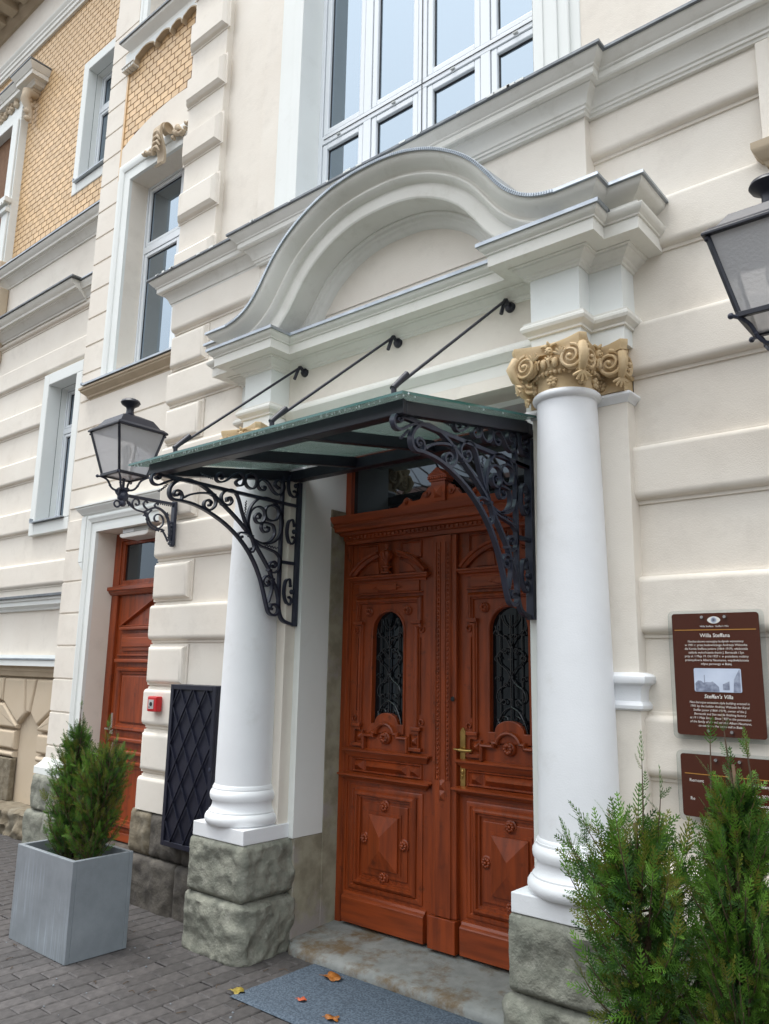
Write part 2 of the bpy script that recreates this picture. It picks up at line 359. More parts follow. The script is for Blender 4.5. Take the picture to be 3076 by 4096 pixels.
# clinker pavers, courses running towards the wall
def pavermesh(mt, seed):
    rn = random.Random(seed); b = MB(); w, l = .096, .196; e = .006
    P = []
    for (z, ins) in ((-.03, 0), (-.005, 0), (0, e)):
        for (sx, sy) in ((-1,-1),(1,-1),(1,1),(-1,1)):
            P.append((sx*(w/2-ins), sy*(l/2-ins), z + (rn.uniform(-.0012,.0012) if z == 0 else 0)))
    F = [(8,9,10,11)]
    for k in (0, 4):
        for i in range(4): F.append((k+i, k+(i+1) % 4, k+4+(i+1) % 4, k+4+i))
    b.add(P, F); return b
pm = [pavermesh(M['paver'], s) for s in range(4)]
pmesh = [q.mesh('paver', M['paver']) for q in pm]; rmesh = pm[0].mesh('paver_red', M['redpaver'])
cells = []
for i in range(-52, 12):
    xx = -3.65 + i*.1 + .05
    for j in range(-2, 19):
        yy = .0 + j*.2 + (.1 if i % 2 else 0) + random.uniform(-.004, .004)
        if yy > 3.75 or (xx > -3.4 and xx < -2.0 and yy > 3.45): continue
        cells.append((xx, yy))
cells.sort(key=lambda c: (c[0]+3.45)**2*.75 + (c[1]-2.75)**2*1.6)
stuffb = MB(); stuffr = MB(); rn = random.Random(3)
for k, (xx, yy) in enumerate(cells):
    red = yy < 1.90 and yy > .5
    h = rn.uniform(-.003, .001); 
    if k < 290:
        o = bpy.data.objects.new('paver', rmesh if red else pmesh[k % 4]); col.objects.link(o); o.parent = pav
        o.location = (xx, yy, h); o.rotation_euler = (rn.uniform(-.012,.012), rn.uniform(-.015,.015), rn.uniform(-.006,.006))
    else:
        src = pm[k % 4]; tgt = stuffr if red else stuffb
        tgt.add([(p[0]+xx, p[1]+yy, p[2]+h) for p in src.v], src.f)
o = stuffb.build('paver', M['paver'], pav); o['kind'] = 'stuff'
o = stuffr.build('paver', M['redpaver'], pav); o['kind'] = 'stuff'; o['label'] = 'reddish pavers'

# ================================================================ THE VILLA
villa = thing('villa', (-4.0, 3.6, 0), 'cream stuccoed villa with columned portal, curved pediment and carved red-brown double door', 'building')
def part(b, name, mt, parent=None, **kw): return b.build(name, mt, parent or villa, **kw)
def parts(b, name, mt, parent=None, **kw): return b.each(name, mt, parent or villa, **kw)

BPITCH = .598
def bandprofile(z0, z1, first=1.148, depth=.045, bh=.285):
    """heights/projections of the rusticated wall between z0 and z1"""
    P = []; k = math.floor((z0-first)/BPITCH)-1
    f = [(0,0),(.001,.009),(.017,.010),(.019,.016),(.022,.027),(.029,.037),(.040,.043),(.054,depth)]
    while True:
        zb = first + k*BPITCH; zt = zb + bh
        if zb > z1 + .3: break
        for (dz, o) in f: P.append((zb+dz, o))
        for (dz, o) in reversed(f): P.append((zt-dz*.8, o))
        k += 1
    def val(z):
        for a, c in zip(P, P[1:]):
            if a[0] <= z <= c[0]: return a[1] if c[0] == a[0] else a[1]+(c[1]-a[1])*(z-a[0])/(c[0]-a[0])
        return 0
    Q = [(z0, val(z0))] + [p for p in P if z0 < p[0] < z1] + [(z1, val(z1))]
    return Q
def banded(b, x0, x1, z0, z1, yw, **kw):
    Q = bandprofile(z0, z1, **kw); n = len(Q)
    V = [(x0, yw-o, z) for z, o in Q] + [(x1, yw-o, z) for z, o in Q]
    b.add(V, [(i, i+n, i+n+1, i+1) for i in range(n-1)])
    # closed ends back to the wall core
    B = len(b.v)
    b.add([(x0, yw+.02, z0), (x0, yw+.02, z1), (x1, yw+.02, z0), (x1, yw+.02, z1)], [])
    b.f.append(tuple([B] + [B-2*n+i for i in range(n)] + [B+1])); b.m.append(0)
    b.f.append(tuple([B+2] + [B-n+i for i in range(n)] + [B+3])[::-1]); b.m.append(0)
def flatwall(b, x0, x1, z0, z1, y, holes=()):
    xs = sorted(set([x0, x1] + [v for h in holes for v in h[:2] if x0 < v < x1])); zs = sorted(set([z0, z1] + [v for h in holes for v in h[2:4] if z0 < v < z1]))
    for i in range(len(xs)-1):
        for j in range(len(zs)-1):
            cx, cz = (xs[i]+xs[i+1])/2, (zs[j]+zs[j+1])/2
            if any(h[0] < cx < h[1] and h[2] < cz < h[3] for h in holes): continue
            b.add([(xs[i],y,zs[j]),(xs[i+1],y,zs[j]),(xs[i+1],y,zs[j+1]),(xs[i],y,zs[j+1])], [(0,1,2,3)])
def reveal(b, x0, x1, z0, z1, y0, y1, sides='lrtb'):
    if 'l' in sides: b.add([(x0,y0,z0),(x0,y1,z0),(x0,y1,z1),(x0,y0,z1)], [(0,1,2,3)])
    if 'r' in sides: b.add([(x1,y0,z0),(x1,y1,z0),(x1,y1,z1),(x1,y0,z1)], [(3,2,1,0)])
    if 't' in sides: b.add([(x0,y0,z1),(x1,y0,z1),(x1,y1,z1),(x0,y1,z1)], [(0,1,2,3)])
    if 'b' in sides: b.add([(x0,y0,z0),(x1,y0,z0),(x1,y1,z0),(x0,y1,z0)], [(3,2,1,0)])

# ---- right rusticated wall
b = MB(); banded(b, -1.372, 3.2, .605, 4.40, 3.42); banded(b, -1.525, -1.3725, 3.74, 4.40, 3.42)
part(b, 'rusticated_wall', M['cream'], smooth=True, angle=35)
# ---- inner core so that nothing is see-through
b = MB(); b.box(-5.0, 3.2, 4.15, 9.6, -.1, 9.3); b.box(-12.5, -5.0, 4.6, 9.6, -.1, 10.2); b.box(-12.5, 3.2, 4.61, 9.59, 9, 10.9)
b.box(3.0, 3.19, 3.5, 9.5, -.1, 9.3); parts(b, 'building_core', M['interior'])
# ---- centre wall: reveal of the portal, tympanum, wall up to the main cornice
XL, XR = -3.553, -1.945
b = MB(); flatwall(b, -3.70, -1.80, .60, 3.03, 3.42, [(XL, XR, 0, 3.02)])
b.box(XL, XR, 3.33, 3.50, 3.02, 3.06); part(b, 'portal_wall', M['cream'])
b = MB()
b.box(-3.5528, -3.70, 3.419, 3.665, .601, 3.02)            # deep plaster return left of the opening
b.box(-3.5528, -3.70, 3.665, 3.86, 2.62, 3.02)
b.box(XR+.0002, -1.80, 3.419, 3.86, .601, 3.02); parts(b, 'portal_reveal', M['trim'])
b = MB(); b.box(-3.70, -3.551, 3.666, 3.95, .0, 2.50); b.box(-3.70, -3.5525, 3.43, 3.67, .0, .599); b.box(-1.944, -1.80, 3.42, 3.95, .0, .599)
parts(b, 'stone_jamb', M['jamb'], bevel=.006)
b = MB(); b.box(-3.70, -3.545, 3.655, 3.90, 2.50, 2.62); part(b, 'jamb_capital_stone', M['stone3'], bevel=.01)
b = MB(); b.box(XL, XR, 3.50, 3.90, 2.99, 3.05); b.box(-3.7, -1.8, 3.9, 3.95, 2.9, 3.3); parts(b, 'lintel_soffit', M['trim'])
# wall face above opening and tympanum
b = MB(); flatwall(b, -4.02, -1.525, 3.02, 4.40, 3.33); part(b, 'tympanum_wall', M['cream'])
b = MB(); b.box(-1.526, -1.524, 3.33, 3.45, 3.70, 4.40); b.box(-4.02, -1.5245, 3.322, 3.45, 3.80, 4.40); part(b, 'portal_upper_wall', M['cream'])
# architrave below the frieze
arch_path = [(-1.78, 3.33), (-3.64, 3.33)]
b = MB(); b.sweep(arch_path, [(0,3.086),(.018,3.087),(.018,3.150),(.026,3.153),(.032,3.162),(.045,3.178),(.056,3.192),(.058,3.206),(.054,3.219),(.042,3.228),(.03,3.236),(.022,3.245),(0,3.247)], HZ); part(b, 'architrave', M['moulding'], smooth=True, angle=30)

# ---- entablature blocks and lower cornice
FP = [(-1.35,3.44),(-1.35,3.28),(-1.512,3.28),(-1.512,3.17),(-1.768,3.17),(-1.768,3.33),(-3.652,3.33),(-3.652,3.17),(-3.908,3.17),(-3.908,3.28),(-4.07,3.28),(-4.07,3.40)]
for pth, nm in ((FP[:6], 0), (FP[6:], 1)):
    b = MB(); b.sweep(pth, [(-.08,3.085),(0,3.085),(0,3.50),(-.08,3.50)], HZ); part(b, 'frieze_block', M['trim'])
    b = MB(); b.sweep(pth, [(-.01,3.165),(.012,3.168),(.012,3.178),(.020,3.186),(.034,3.196),(.040,3.21),(.038,3.222),(.028,3.232),(.028,3.242),(.012,3.25),(-.01,3.256)], HZ); part(b, 'block_band', M['moulding'], smooth=True, angle=30)
b = MB()
b.sweep(FP, [(-.005,3.470),(.008,3.472),(.012,3.482),(.022,3.486),(.026,3.496),(.040,3.502),(.050,3.512),(.062,3.518),(.066,3.526),(.078,3.529),(.078,3.534),(.150,3.536),(.150,3.594),(.158,3.596),(.160,3.603),(.172,3.612),(.180,3.622),(.184,3.634),(.184,3.640)], HZ)
part(b, 'lower_cornice', M['moulding'], smooth=True, angle=30)
b = MB(); b.sweep(FP[1:11], [(.17,3.640),(.193,3.636),(.195,3.6365),(.195,3.655),(.0,3.668),(-.05,3.668)], HZ); 
part(b, 'cornice_flashing', M['zinc'], smooth=False)
b = MB(); b.box(-1.60,-1.372,3.30,3.40,3.55,3.66); b.box(-3.82,-4.05,3.30,3.40,3.55,3.66); b.box(-3.90,-1.52,3.19,3.4,3.62,3.64); parts(b, 'entablature_core', M['trim'])

# ---- curved pediment
XA = -2.71
half = [(0,4.402),(.12,4.398),(.24,4.382),(.35,4.353),(.46,4.310),(.57,4.250),(.67,4.178),(.75,4.100),(.82,4.012),(.88,3.930),(.945,3.862),(1.02,3.810),(1.10,3.778),(1.19,3.762)]
crv = [(XA+dx, z) for dx, z in reversed(half)] + [(XA-dx, z) for dx, z in half[1:]]
crv = [(p.x, p.y) for p in spline([Vector((a, c, 0)) for a, c in crv], 5)]
# travelling -x: left normal points down (0,-1) => offset = depth below the top line
def archmap(x, z, h): return (x, 3.17-h, z)
cyma = [(0,.186),(.008,.196),(.012,.188),(.024,.184),(.040,.170),(.052,.150),(.060,.128),(.072,.112),(.086,.106),(.086,.118),(.096,.120)]
archp = [(-.016,-.16),(-.016,.200)]
b = MB(); b.sweep(crv, [(-.035,-.16),(-.012,.203),(.004,.205),(.006,.199),(-.006,.195),(-.02,-.16)], archmap); part(b, 'arch_flashing', M['zinc'])
# standing ribs of the folded zinc edge
bb = MB(); acc = 0
for i in range(len(crv)-1):
    a = Vector(crv[i]); c = Vector(crv[i+1]); L = (c-a).length; t = (c-a)/L; s = -acc
    while s + .014 < L:
        s += .014
        p = a + t*s; n = Vector((t.y, -t.x))
        if s > 0: bb.bar((p.x+n.x*.010, 3.17-.206, p.y+n.y*.010), (p.x-n.x*.006, 3.17-.206, p.y-n.y*.006), .004, .005, up=(0,1,0))
    acc = (L - s) if s > -acc else acc + L
o = part(bb, 'flashing_rib', M['zinc']); o['kind'] = 'stuff'
b = MB()
b.sweep(crv, [(-.01,-.15),(-.004,.192),(.010,.190),(.022,.186),(.036,.172),(.050,.150),(.060,.128),(.070,.112),(.084,.105),(.084,.118),(.094,.120),(.104,.113),(.112,.100),(.118,.088),(.118,.078),(.124,.072),(.196,.072),(.205,.066),(.205,-.115)], archmap)
part(b, 'curved_pediment', M['moulding'], smooth=True, angle=30)
# inner ring on the tympanum wall
b = MB(); b.sweep(crv[10:-10], [(.20,-.115),(.20,-.085),(.215,-.083),(.225,-.095),(.240,-.10),(.248,-.112),(.262,-.118),(.275,-.130),(.285,-.158)], archmap); part(b, 'tympanum_ring', M['moulding'], smooth=True, angle=30)
# straight returns of the top cornice
for sg in (1, -1):
    pth = [(-1.35,3.44),(-1.35,3.28),(-1.512,3.28),(-1.512,3.17),(-1.53,3.17)]
    if sg < 0: pth = [(2*XA-x, y) for x, y in reversed(pth)]
    zt = 3.762
    b = MB(); b.sweep(pth, [(-.12,zt-.15),(.06,zt-.15),(.072,zt-.124),(.120,zt-.122),(.142,zt-.118),(.152,zt-.104),(.152,zt-.092),(.105,zt-.086),(.112,zt-.070),(.128,zt-.060),(.150,zt-.050),(.172,zt-.036),(.186,zt-.022),(.192,zt-.004),(-.12,zt+.004)], HZ); part(b, 'top_cornice_return', M['moulding'], smooth=True, angle=30)
    b = MB(); b.sweep(pth, [(-.12,zt+.036),(.203,zt+.012),(.205,zt-.004),(.199,zt-.006),(-.12,zt+.008)], HZ); part(b, 'cornice_flashing', M['zinc'])
b = MB(); b.box(-1.46,-1.385,3.27,3.42,3.77,3.90); part(b, 'plaster_block', M['cream'], bevel=.004)

# ---- left rusticated pier
PX0, PX1 = -5.045, -4.05
b = MB(); banded(b, PX0, PX1, .60, 3.10, 3.365); banded(b, PX0, PX1+.05, 3.10, 4.38, 3.365)
b.box(PX0+.004, PX0+.05, 3.37, 3.80, .6, 4.38)
part(b, 'rusticated_pier', M['cream'], smooth=True, angle=35)
def pillow(b, x0, x1, z0, z1, y, d=.045, e=.036):
    lay = [(0, 0), (.001, .009), (.014, .010), (.016, .016), (.019, .027), (.026, .037), (e, .043), (.050, d)]
    n0 = len(b.v)
    for ins, o in lay: b.v += [(x0+ins, y-o, z0+ins), (x1-ins, y-o, z0+ins), (x1-ins, y-o, z1-ins), (x0+ins, y-o, z1-ins)]
    for k in range(len(lay)-1):
        for i in range(4): b.f.append((n0+k*4+i, n0+k*4+(i+1) % 4, n0+k*4+4+(i+1) % 4, n0+k*4+4+i)); b.m.append(0)
    k = len(lay)-1; b.f.append((n0+k*4, n0+k*4+1, n0+k*4+2, n0+k*4+3)); b.m.append(0)
for k in range(-1, 5):
    zb = 1.148 + k*BPITCH + .285 + .012; zt = zb + BPITCH - .285 - .024
    if zt > 4.2: zt = 4.2
    b = MB(); pillow(b, PX0-.012, -4.60, max(zb, .605), zt, 3.363); part(b, 'quoin_block', M['cream'], smooth=True, angle=35)
# upper pier strip with quoins
b = MB(); b.box(-5.03, -4.57, 3.325, 3.76, 4.58, 9.2); part(b, 'upper_pier', M['cream'])
zb = 4.565
for k in range(8):
    z0 = 5.075 + (k-1)*.531; z1 = z0 + .285
    if z0 < 4.6: z0 = 4.6; 
    b = MB(); pillow(b, -5.05, -4.535, z0, z1, 3.327, d=.055); b.box(-4.60, -4.55, 3.32, 3.34, z0+.02, z1-.02); part(b, 'quoin_block', M['cream'], smooth=True, angle=35)

# ---- main cornice
def cprof(zt=4.60, zb=4.365): 
    return [(-.03,zb),(.010,zb+.002),(.014,zb+.014),(.022,zb+.018),(.024,zb+.030),(.032,zb+.036),(.036,zb+.050),(.046,zb+.072),(.062,zb+.092),(.078,zb+.104),(.080,zb+.112),(.104,zb+.114),(.110,zb+.122),(.110,zb+.152),(.118,zb+.158),(.120,zb+.166),(.132,zb+.176),(.146,zb+.192),(.156,zb+.206),(.160,zb+.218),(-.03,zb+.222)]
MP = [(3.2,3.42-.055),(-1.522,3.365),(-1.522,3.305),(-4.00,3.305),(-4.00,3.345),(-5.045,3.345),(-5.045,3.78)]
b = MB(); b.sweep(MP, cprof(), HZ); part(b, 'main_cornice', M['moulding'], smooth=True, angle=30)
b = MB(); b.sweep(MP, [(-.03,4.588),(.168,4.578),(.172,4.582),(.172,4.596),(-.03,4.625)], HZ); part(b, 'cornice_flashing', M['darkzinc'])
rn = random.Random(5)
b = MB()
for i in range(26):
    x = rn.uniform(-5.1, -1.75); y = 3.305-.172 if x > -4 and x < -1.52 else 3.345-.172
    if x > -1.52: y = 3.365-.172
    b.box(x, x+rn.uniform(.015,.05), y-.003, y-.0006, 4.587, 4.590+rn.uniform(.008,.014))
part(b, 'flashing_highlight', M['trim'])['kind'] = 'stuff'  # white slivers painted in as the jagged highlights along the zinc edge

# ---- upper wall and the big window of the portal bay
WX0, WX1 = -3.655, -1.80
b = MB(); flatwall(b, -4.57, 3.2, 4.58, 9.2, 3.385, [(WX0, WX1, 4.62, 8.6)]); part(b, 'upper_wall', M['cream'])
b = MB(); b.box(-1.545, 3.2, 3.36, 3.384, 4.62, 9.2); part(b, 'upper_wall_panel', M['cream'])
b = MB(); b.box(-4.13, -3.9005, 3.366, 3.384, 4.72, 9.1); part(b, 'upper_wall_panel', M['cream'], bevel=.006)
b = MB(); b.box(-3.64, -1.78, 3.312, 3.335, 3.0205, 3.0865); part(b, 'lower_fascia', M['cream'])
b = MB(); b.box(-3.90, WX0, 3.362, 3.384, 4.62, 9.1); b.box(WX1, -1.545, 3.352, 3.384, 4.62, 9.1)
b.box(-3.905, WX0+.0, 3.335, 3.361, 4.66, 9.0); b.box(-3.86, WX0, 3.322, 3.334, 4.66, 9.0); b.box(-3.74, WX0+.0005, 3.31, 3.321, 4.66, 9.0)
b.box(WX1, -1.60, 3.33, 3.351, 4.66, 9.0); b.box(WX1, -1.66, 3.318, 3.329, 4.66, 9.0); b.box(WX1, -1.74, 3.31, 3.317, 4.66, 9.0)
parts(b, 'window_surround', M['trim'], bevel=.006)
b = MB(); reveal(b, WX0+.0005, WX1-.0005, 4.62, 8.6, 3.31, 3.60, 'lrt'); part(b, 'window_reveal', M['trim'])
b = MB(); b.box(WX0, WX1, 3.2, 3.55, 4.60, 4.64); part(b, 'window_sill', M['zinc'])

def window(parent, x0, x1, z0, z1, y, cols, rows, fw=.055, sw=.050, mw=None, name='window', glass='pane', fm='pvc'):
    """fixed frame with casements; cols/rows give the boundaries (fractions as coordinates)"""
    b = MB(); xs = [x0]+list(cols)+[x1]; zs = [z0]+list(rows)+[z1]; mw = mw or fw
    b.box(x0, x0+fw, y, y+.07, z0, z1); b.box(x1-fw, x1, y, y+.07, z0, z1)
    b.box(x0+fw, x1-fw, y+.0005, y+.07, z0, z0+fw); b.box(x0+fw, x1-fw, y+.0005, y+.07, z1-fw, z1)
    for r in rows: b.box(x0+fw, x1-fw, y+.001, y+.07, r-mw/2, r+mw/2)
    for c in cols:
        for k in range(len(zs)-1):
            b.box(c-mw/2, c+mw/2, y+.0015, y+.07, zs[k]+(fw if k == 0 else mw/2), zs[k+1]-(fw if k == len(zs)-2 else mw/2))
    w = part(b, name, M[fm], parent, bevel=.003)
    g = MB(); g.box(x0+.01, x1-.01, y+.05, y+.068, z0+.01, z1-.01); part(g, 'gasket', M['gasket'], w)
    for i in range(len(xs)-1):
        for k in range(len(zs)-1):
            a0 = xs[i]+(fw if i == 0 else mw/2)+.006; a1 = xs[i+1]-(fw if i == len(xs)-2 else mw/2)-.006
            c0 = zs[k]+(fw if k == 0 else mw/2)+.006; c1 = zs[k+1]-(fw if k == len(zs)-2 else mw/2)-.006
            s = MB(); ys = y+.006
            s.box(a0, a0+sw, ys, ys+.045, c0, c1); s.box(a1-sw, a1, ys, ys+.045, c0, c1)
            s.box(a0+sw, a1-sw, ys+.0005, ys+.045, c0, c0+sw); s.box(a0+sw, a1-sw, ys+.0005, ys+.045, c1-sw, c1)
            part(s, 'sash', M[fm], w, bevel=.006)
            p = MB(); q = ys+.026; p.box(a0+sw-.003, a1-sw+.003, q, q+.003, c0+sw-.003, c1-sw+.003)
            p.box(a0+sw, a1-sw, q-.004, q-.0005, c1-sw-.010, c1-sw); p.m = [0]*6+[1]*6; p.box(a0+sw, a0+sw+.008, q-.004, q-.0005, c0+sw, c1-sw-.0105, 1)
            part(p, 'pane', [M[glass], M['gasket']], w)
    return w
w = window(villa, WX0, WX1, 4.62, 8.6, 3.51, [-3.19, -2.715, -2.235], [5.30], fw=.035, sw=.042, mw=.066)
b = MB()
for x in (-3.45, -2.95, -2.47, -2.02): b.box(x-.014, x+.014, 3.498, 3.509, 5.275, 5.285)
parts(b, 'drain_cap', M['lightgrey'], w)
b = MB(); b.box(-2.717, -2.713, 3.506, 3.5105, 4.7, 8.5); b.box(-3.6, -1.86, 3.506, 3.5105, 5.299, 5.302); parts(b, 'frame_joint', M['gasket'], w)
# ---- fragment of window surround on the right edge
b = MB(); b.box(-.72, .6, 3.348, 3.38, 3.87, 4.36); b.box(-.66, .6, 3.338, 3.349, 3.87, 4.36); part(b, 'window_surround', M['cream'], bevel=.005)
b = MB(); b.sweep([(.6, 3.362), (-.70, 3.362), (-.70, 3.40)], [(-.02,3.74),(.012,3.745),(.02,3.765),(.035,3.775),(.05,3.80),(.06,3.82),(.06,3.85),(-.02,3.86)], HZ); part(b, 'window_sill', M['brown'], smooth=True, angle=30)

# ================================================================ BAY WITH SIDE DOOR
BY = 3.75; BX0 = -7.165; BX1 = -5.0
DX0, DX1, DZ1 = -6.607, -5.27, 2.775
W2 = (-6.567, -5.27, 4.285, 6.36)
UW = (-6.52, -5.27, 8.02, 9.1)
BR = (-6.81, BX1, 6.5, 7.78)
G = [1.444-.298*2+.298*k for k in range(0, 26)]
b = MB(); flatwall(b, BX0, BX1, .60, 9.2, BY, [(DX0, DX1, 0, DZ1), W2, UW, BR])
b.add([(BX0,BY,.6),(BX0,4.2,.6),(BX0,4.2,9.2),(BX0,BY,9.2)], [(0,1,2,3)])
reveal(b, W2[0], W2[1], W2[2], W2[3], BY+.001, 4.05, 'lrtb'); reveal(b, DX0, DX1, .1, DZ1, BY+.001, 4.05, 'lrt'); reveal(b, UW[0], UW[1], UW[2], UW[3], BY+.001, 4.1, 'lrtb')
bw = part(b, 'bay_wall', M['cream'])
# ashlar blocks between V joints, each course a block of plaster
def course(x0, x1, z0, z1, y=BY-.0005, d=.013):
    b = MB(); lay = [(0,0),(.005,.001),(.011,d)]; n0 = 0
    for ins, o in lay: b.v += [(x0, y-o, z0+ins), (x1, y-o, z0+ins), (x1, y-o, z1-ins), (x0, y-o, z1-ins)]
    for k in range(2):
        for i in range(4): b.f.append((k*4+i, k*4+(i+1) % 4, k*4+4+(i+1) % 4, k*4+4+i)); b.m.append(0)
    b.f.append((8,9,10,11)); b.m.append(0); part(b, 'plaster_course', M['cream'])
for k, z in enumerate(G):
    z0, z1 = z, z+.298
    if z1 > 9.2: break
    cz = (z0+z1)/2
    if cz < 3.04: course(BX0, -6.80, z0, z1)
    elif cz < 4.2: course(BX0, -5.04, max(z0, 3.04), min(z1, 4.16))
    elif cz < 6.5: course(BX0, -6.795, z0, z1)
    elif cz < 7.9: course(BX0, -6.815, z0, z1)
    else: course(BX0, -6.70, z0, z1)
course(BX0, -6.80, .70, G[0])
# base of bay
b = MB(); b.sweep([(-6.60,BY),(BX0,BY),(BX0,4.2)], [(-.01,.601),(.075,.602),(.075,.66),(.06,.672),(.045,.69),(.028,.71),(.02,.735),(-.01,.745)], HZ); part(b, 'bay_base_moulding', M['trim'], smooth=True, angle=30)
# door surround
def surround(x0, x1, z0, z1, y, w=.19, name='door_surround', zstart=None):
    k = w/.19
    prof = [(0,-.001),(0,.030),(.045*k,.030),(.048*k,.022),(.105*k,.022),(.108*k,.034),(.130*k,.040),(.150*k,.050),(.165*k,.050),(.190*k,.034),(.190*k,-.001)]
    b = MB(); b.sweep([(x0,z0),(x0,z1),(x1,z1),(x1,z0)], prof, VX(y)); return part(b, name, M['trim'], smooth=True, angle=25)
surround(DX0, DX1, .60, DZ1, BY, .16)
b = MB(); b.sweep([(-5.06,BY),(-6.815,BY),(-6.815,BY+.1)], [(-.01,2.925),(.03,2.927),(.034,2.94),(.05,2.95),(.055,2.962),(.075,2.985),(.085,3.0),(.085,3.012),(.098,3.016),(.098,3.03),(-.01,3.045)], HZ); part(b, 'door_cornice', M['trim'], smooth=True, angle=30)
b = MB(); b.box(-6.845, -6.77, BY-.052, BY, 2.50, 2.93); b.poly([(-6.845,2.50),(-6.77,2.50),(-6.77,2.43)], BY-.05, BY); part(b, 'surround_ear', M['trim'], bevel=.006)
# side door
DY = 3.93
b = MB(); b.box(DX0, DX0+.10, DY, DY+.07, .12, DZ1); b.box(DX0+.1, DX1, DY, DY+.07, 2.70, DZ1); b.box(DX0+.1, DX1, DY, DY+.07, 2.245, 2.30); b.box(DX1-.1, DX1, DY, DY+.07, .12, 2.70)
sd_ = part(b, 'side_door', M['wood'], bevel=.006)
b = MB(); b.box(DX0+.13, DX1-.13, DY+.035, DY+.04, 2.3, 2.7); part(b, 'transom_pane', M['pane3'], sd_)
b = MB(); 
for (a0,a1,c0,c1) in ((DX0+.1,DX0+.15,2.3,2.7),(DX1-.15,DX1-.1,2.3,2.7),(DX0+.15,DX1-.15,2.3,2.335),(DX0+.15,DX1-.15,2.665,2.7)): b.box(a0,a1,DY+.012,DY+.05,c0,c1)
parts(b, 'transom_frame', M['wood'], sd_, bevel=.004)
b = MB(); b.sweep([(DX1-.02,DY),(DX0+.005,DY),(DX0+.005,DY+.05)], [(-.01,2.20),(.01,2.205),(.018,2.215),(.03,2.225),(.035,2.24),(.05,2.245),(.05,2.275),(-.01,2.285)], HZ); part(b, 'transom_ledge', M['woodh'], sd_, smooth=True, angle=30)
LX0, LX1 = DX0+.10, DX1-.10; LC = (LX0+LX1)/2
b = MB(); b.box(LX0+.002, LX1-.002, DY+.03, DY+.065, .13, 2.205); part(b, 'door_leaf', M['wood'], sd_)
def mould(parent, x0, x1, z0, z1, y, w=.04, d=.018, nm='panel_moulding', mt='wood'):
    b = MB(); b.sweep([(x0+w,z0+w),(x0+w,z1-w),(x1-w,z1-w),(x1-w,z0+w)], [(0,0),(.004,d*.35),(w*.35,d*.4),(w*.5,d*.9),(w*.8,d),(w,d*.6),(w,0)], VX(y), closed=True); return part(b, nm, M[mt], parent, smooth=True, angle=30)
mould(sd_, LX0+.13, LX1-.13, 1.62, 1.66+.0, DY+.03) if False else None
# gabled top panel, ribbed frieze, tall panel, lock rail, lower panel
tri = [(LX0+.11,1.93),(LC,2.13),(LX1-.11,1.93)]
b = MB(); b.sweep([(p[0],p[1]) for p in tri], [(0,0),(.004,.02),(.012,.03),(.030,.03),(.036,.018),(.045,0)], VX(DY+.03), closed=True); part(b, 'gable_moulding', M['woodh'], sd_, smooth=True, angle=30)
b = MB(); b.box(LX0+.09, LX1-.09, DY-.012, DY+.03, 1.885, 1.915); b.box(LX0+.11, LX1-.11, DY+.012, DY+.03, 1.70, 1.855); b.box(LX0+.13, LX1-.13, DY-.002, DY+.012, 1.735, 1.82)
b.box(LX0+.05, LX1-.05, DY-.012, DY+.03, 1.60, 1.632); b.box(LX0+.06, LX1-.06, DY+.005, DY+.03, 1.655, 1.672)
parts(b, 'frieze_board', M['woodh'], sd_, bevel=.008)
mould(sd_, LX0+.085, LX1-.085, 1.02, 1.56, DY+.03, .06, .035)
b = MB(); b.box(LX0+.16, LX1-.16, DY+.012, DY+.03, 1.09, 1.49); part(b, 'door_panel', M['wood'], sd_, bevel=.012)
b = MB(); b.box(LX0+.05, LX1-.05, DY-.015, DY+.03, .93, .965); b.box(LX0+.05, LX1-.05, DY-.015, DY+.03, .83, .865); parts(b, 'lock_rail_moulding', M['woodh'], sd_, bevel=.01)
mould(sd_, LX0+.085, LX1-.085, .24, .78, DY+.03, .06, .035)
b = MB(); b.box(LX0+.02, LX1-.02, DY+.005, DY+.03, .13, .20); part(b, 'kick_board', M['woodh'], sd_, bevel=.006)
b = MB(); b.box(LX0+.03, LX0+.075, DY+.018, DY+.03, .98, 1.16); b.tube([(LX0+.052,DY+.02,1.03),(LX0+.052,DY-.04,1.03),(LX0+.15,DY-.045,1.03)], .010); part(b, 'door_handle', M['chrome'], sd_, smooth=True, angle=40)
b = MB(); b.box(DX0-.2, DX1, BY-.02, 4.0, -.02, .12); part(b, 'threshold_stone', M['stone2'], bevel=.01)
# window above the side door
window(villa, W2[0]+.0, W2[1], W2[2]+.05, W2[3], 3.93, [-5.92], [5.655], fw=.022, sw=.036, mw=.072)
k = [(0,-.001),(0,.030),(.045,.030),(.048,.022),(.115,.022),(.118,.034),(.150,.046),(.185,.046),(.215,.034),(.215,-.001)]
b = MB(); b.sweep([(W2[0],W2[2]-.04),(W2[0],W2[3]),(W2[1],W2[3]),(W2[1],W2[2]-.04)], k, VX(BY)); part(b, 'window_surround', M['trim'], smooth=True, angle=25)
b = MB(); b.sweep([(-5.06,BY),(-6.96,BY),(-6.96,BY+.1)], [(-.01,4.11),(.012,4.112),(.018,4.13),(.035,4.14),(.038,4.155),(.06,4.175),(.085,4.195),(.09,4.212),(.10,4.215),(.10,4.235),(-.01,4.245)], HZ); part(b, 'window_sill', M['brown'], smooth=True, angle=30)
b = MB(); b.box(-6.99, -5.06, BY-.115, BY+.25, 4.244, 4.262); b.box(-7.0, -6.97, BY-.115, BY+.02, 4.25, 4.275); part(b, 'sill_flashing', M['zinc'])
b = MB(); b.box(W2[0], W2[1], BY+.0, 3.97, 4.25, 4.34); part(b, 'sill_core', M['trim'])
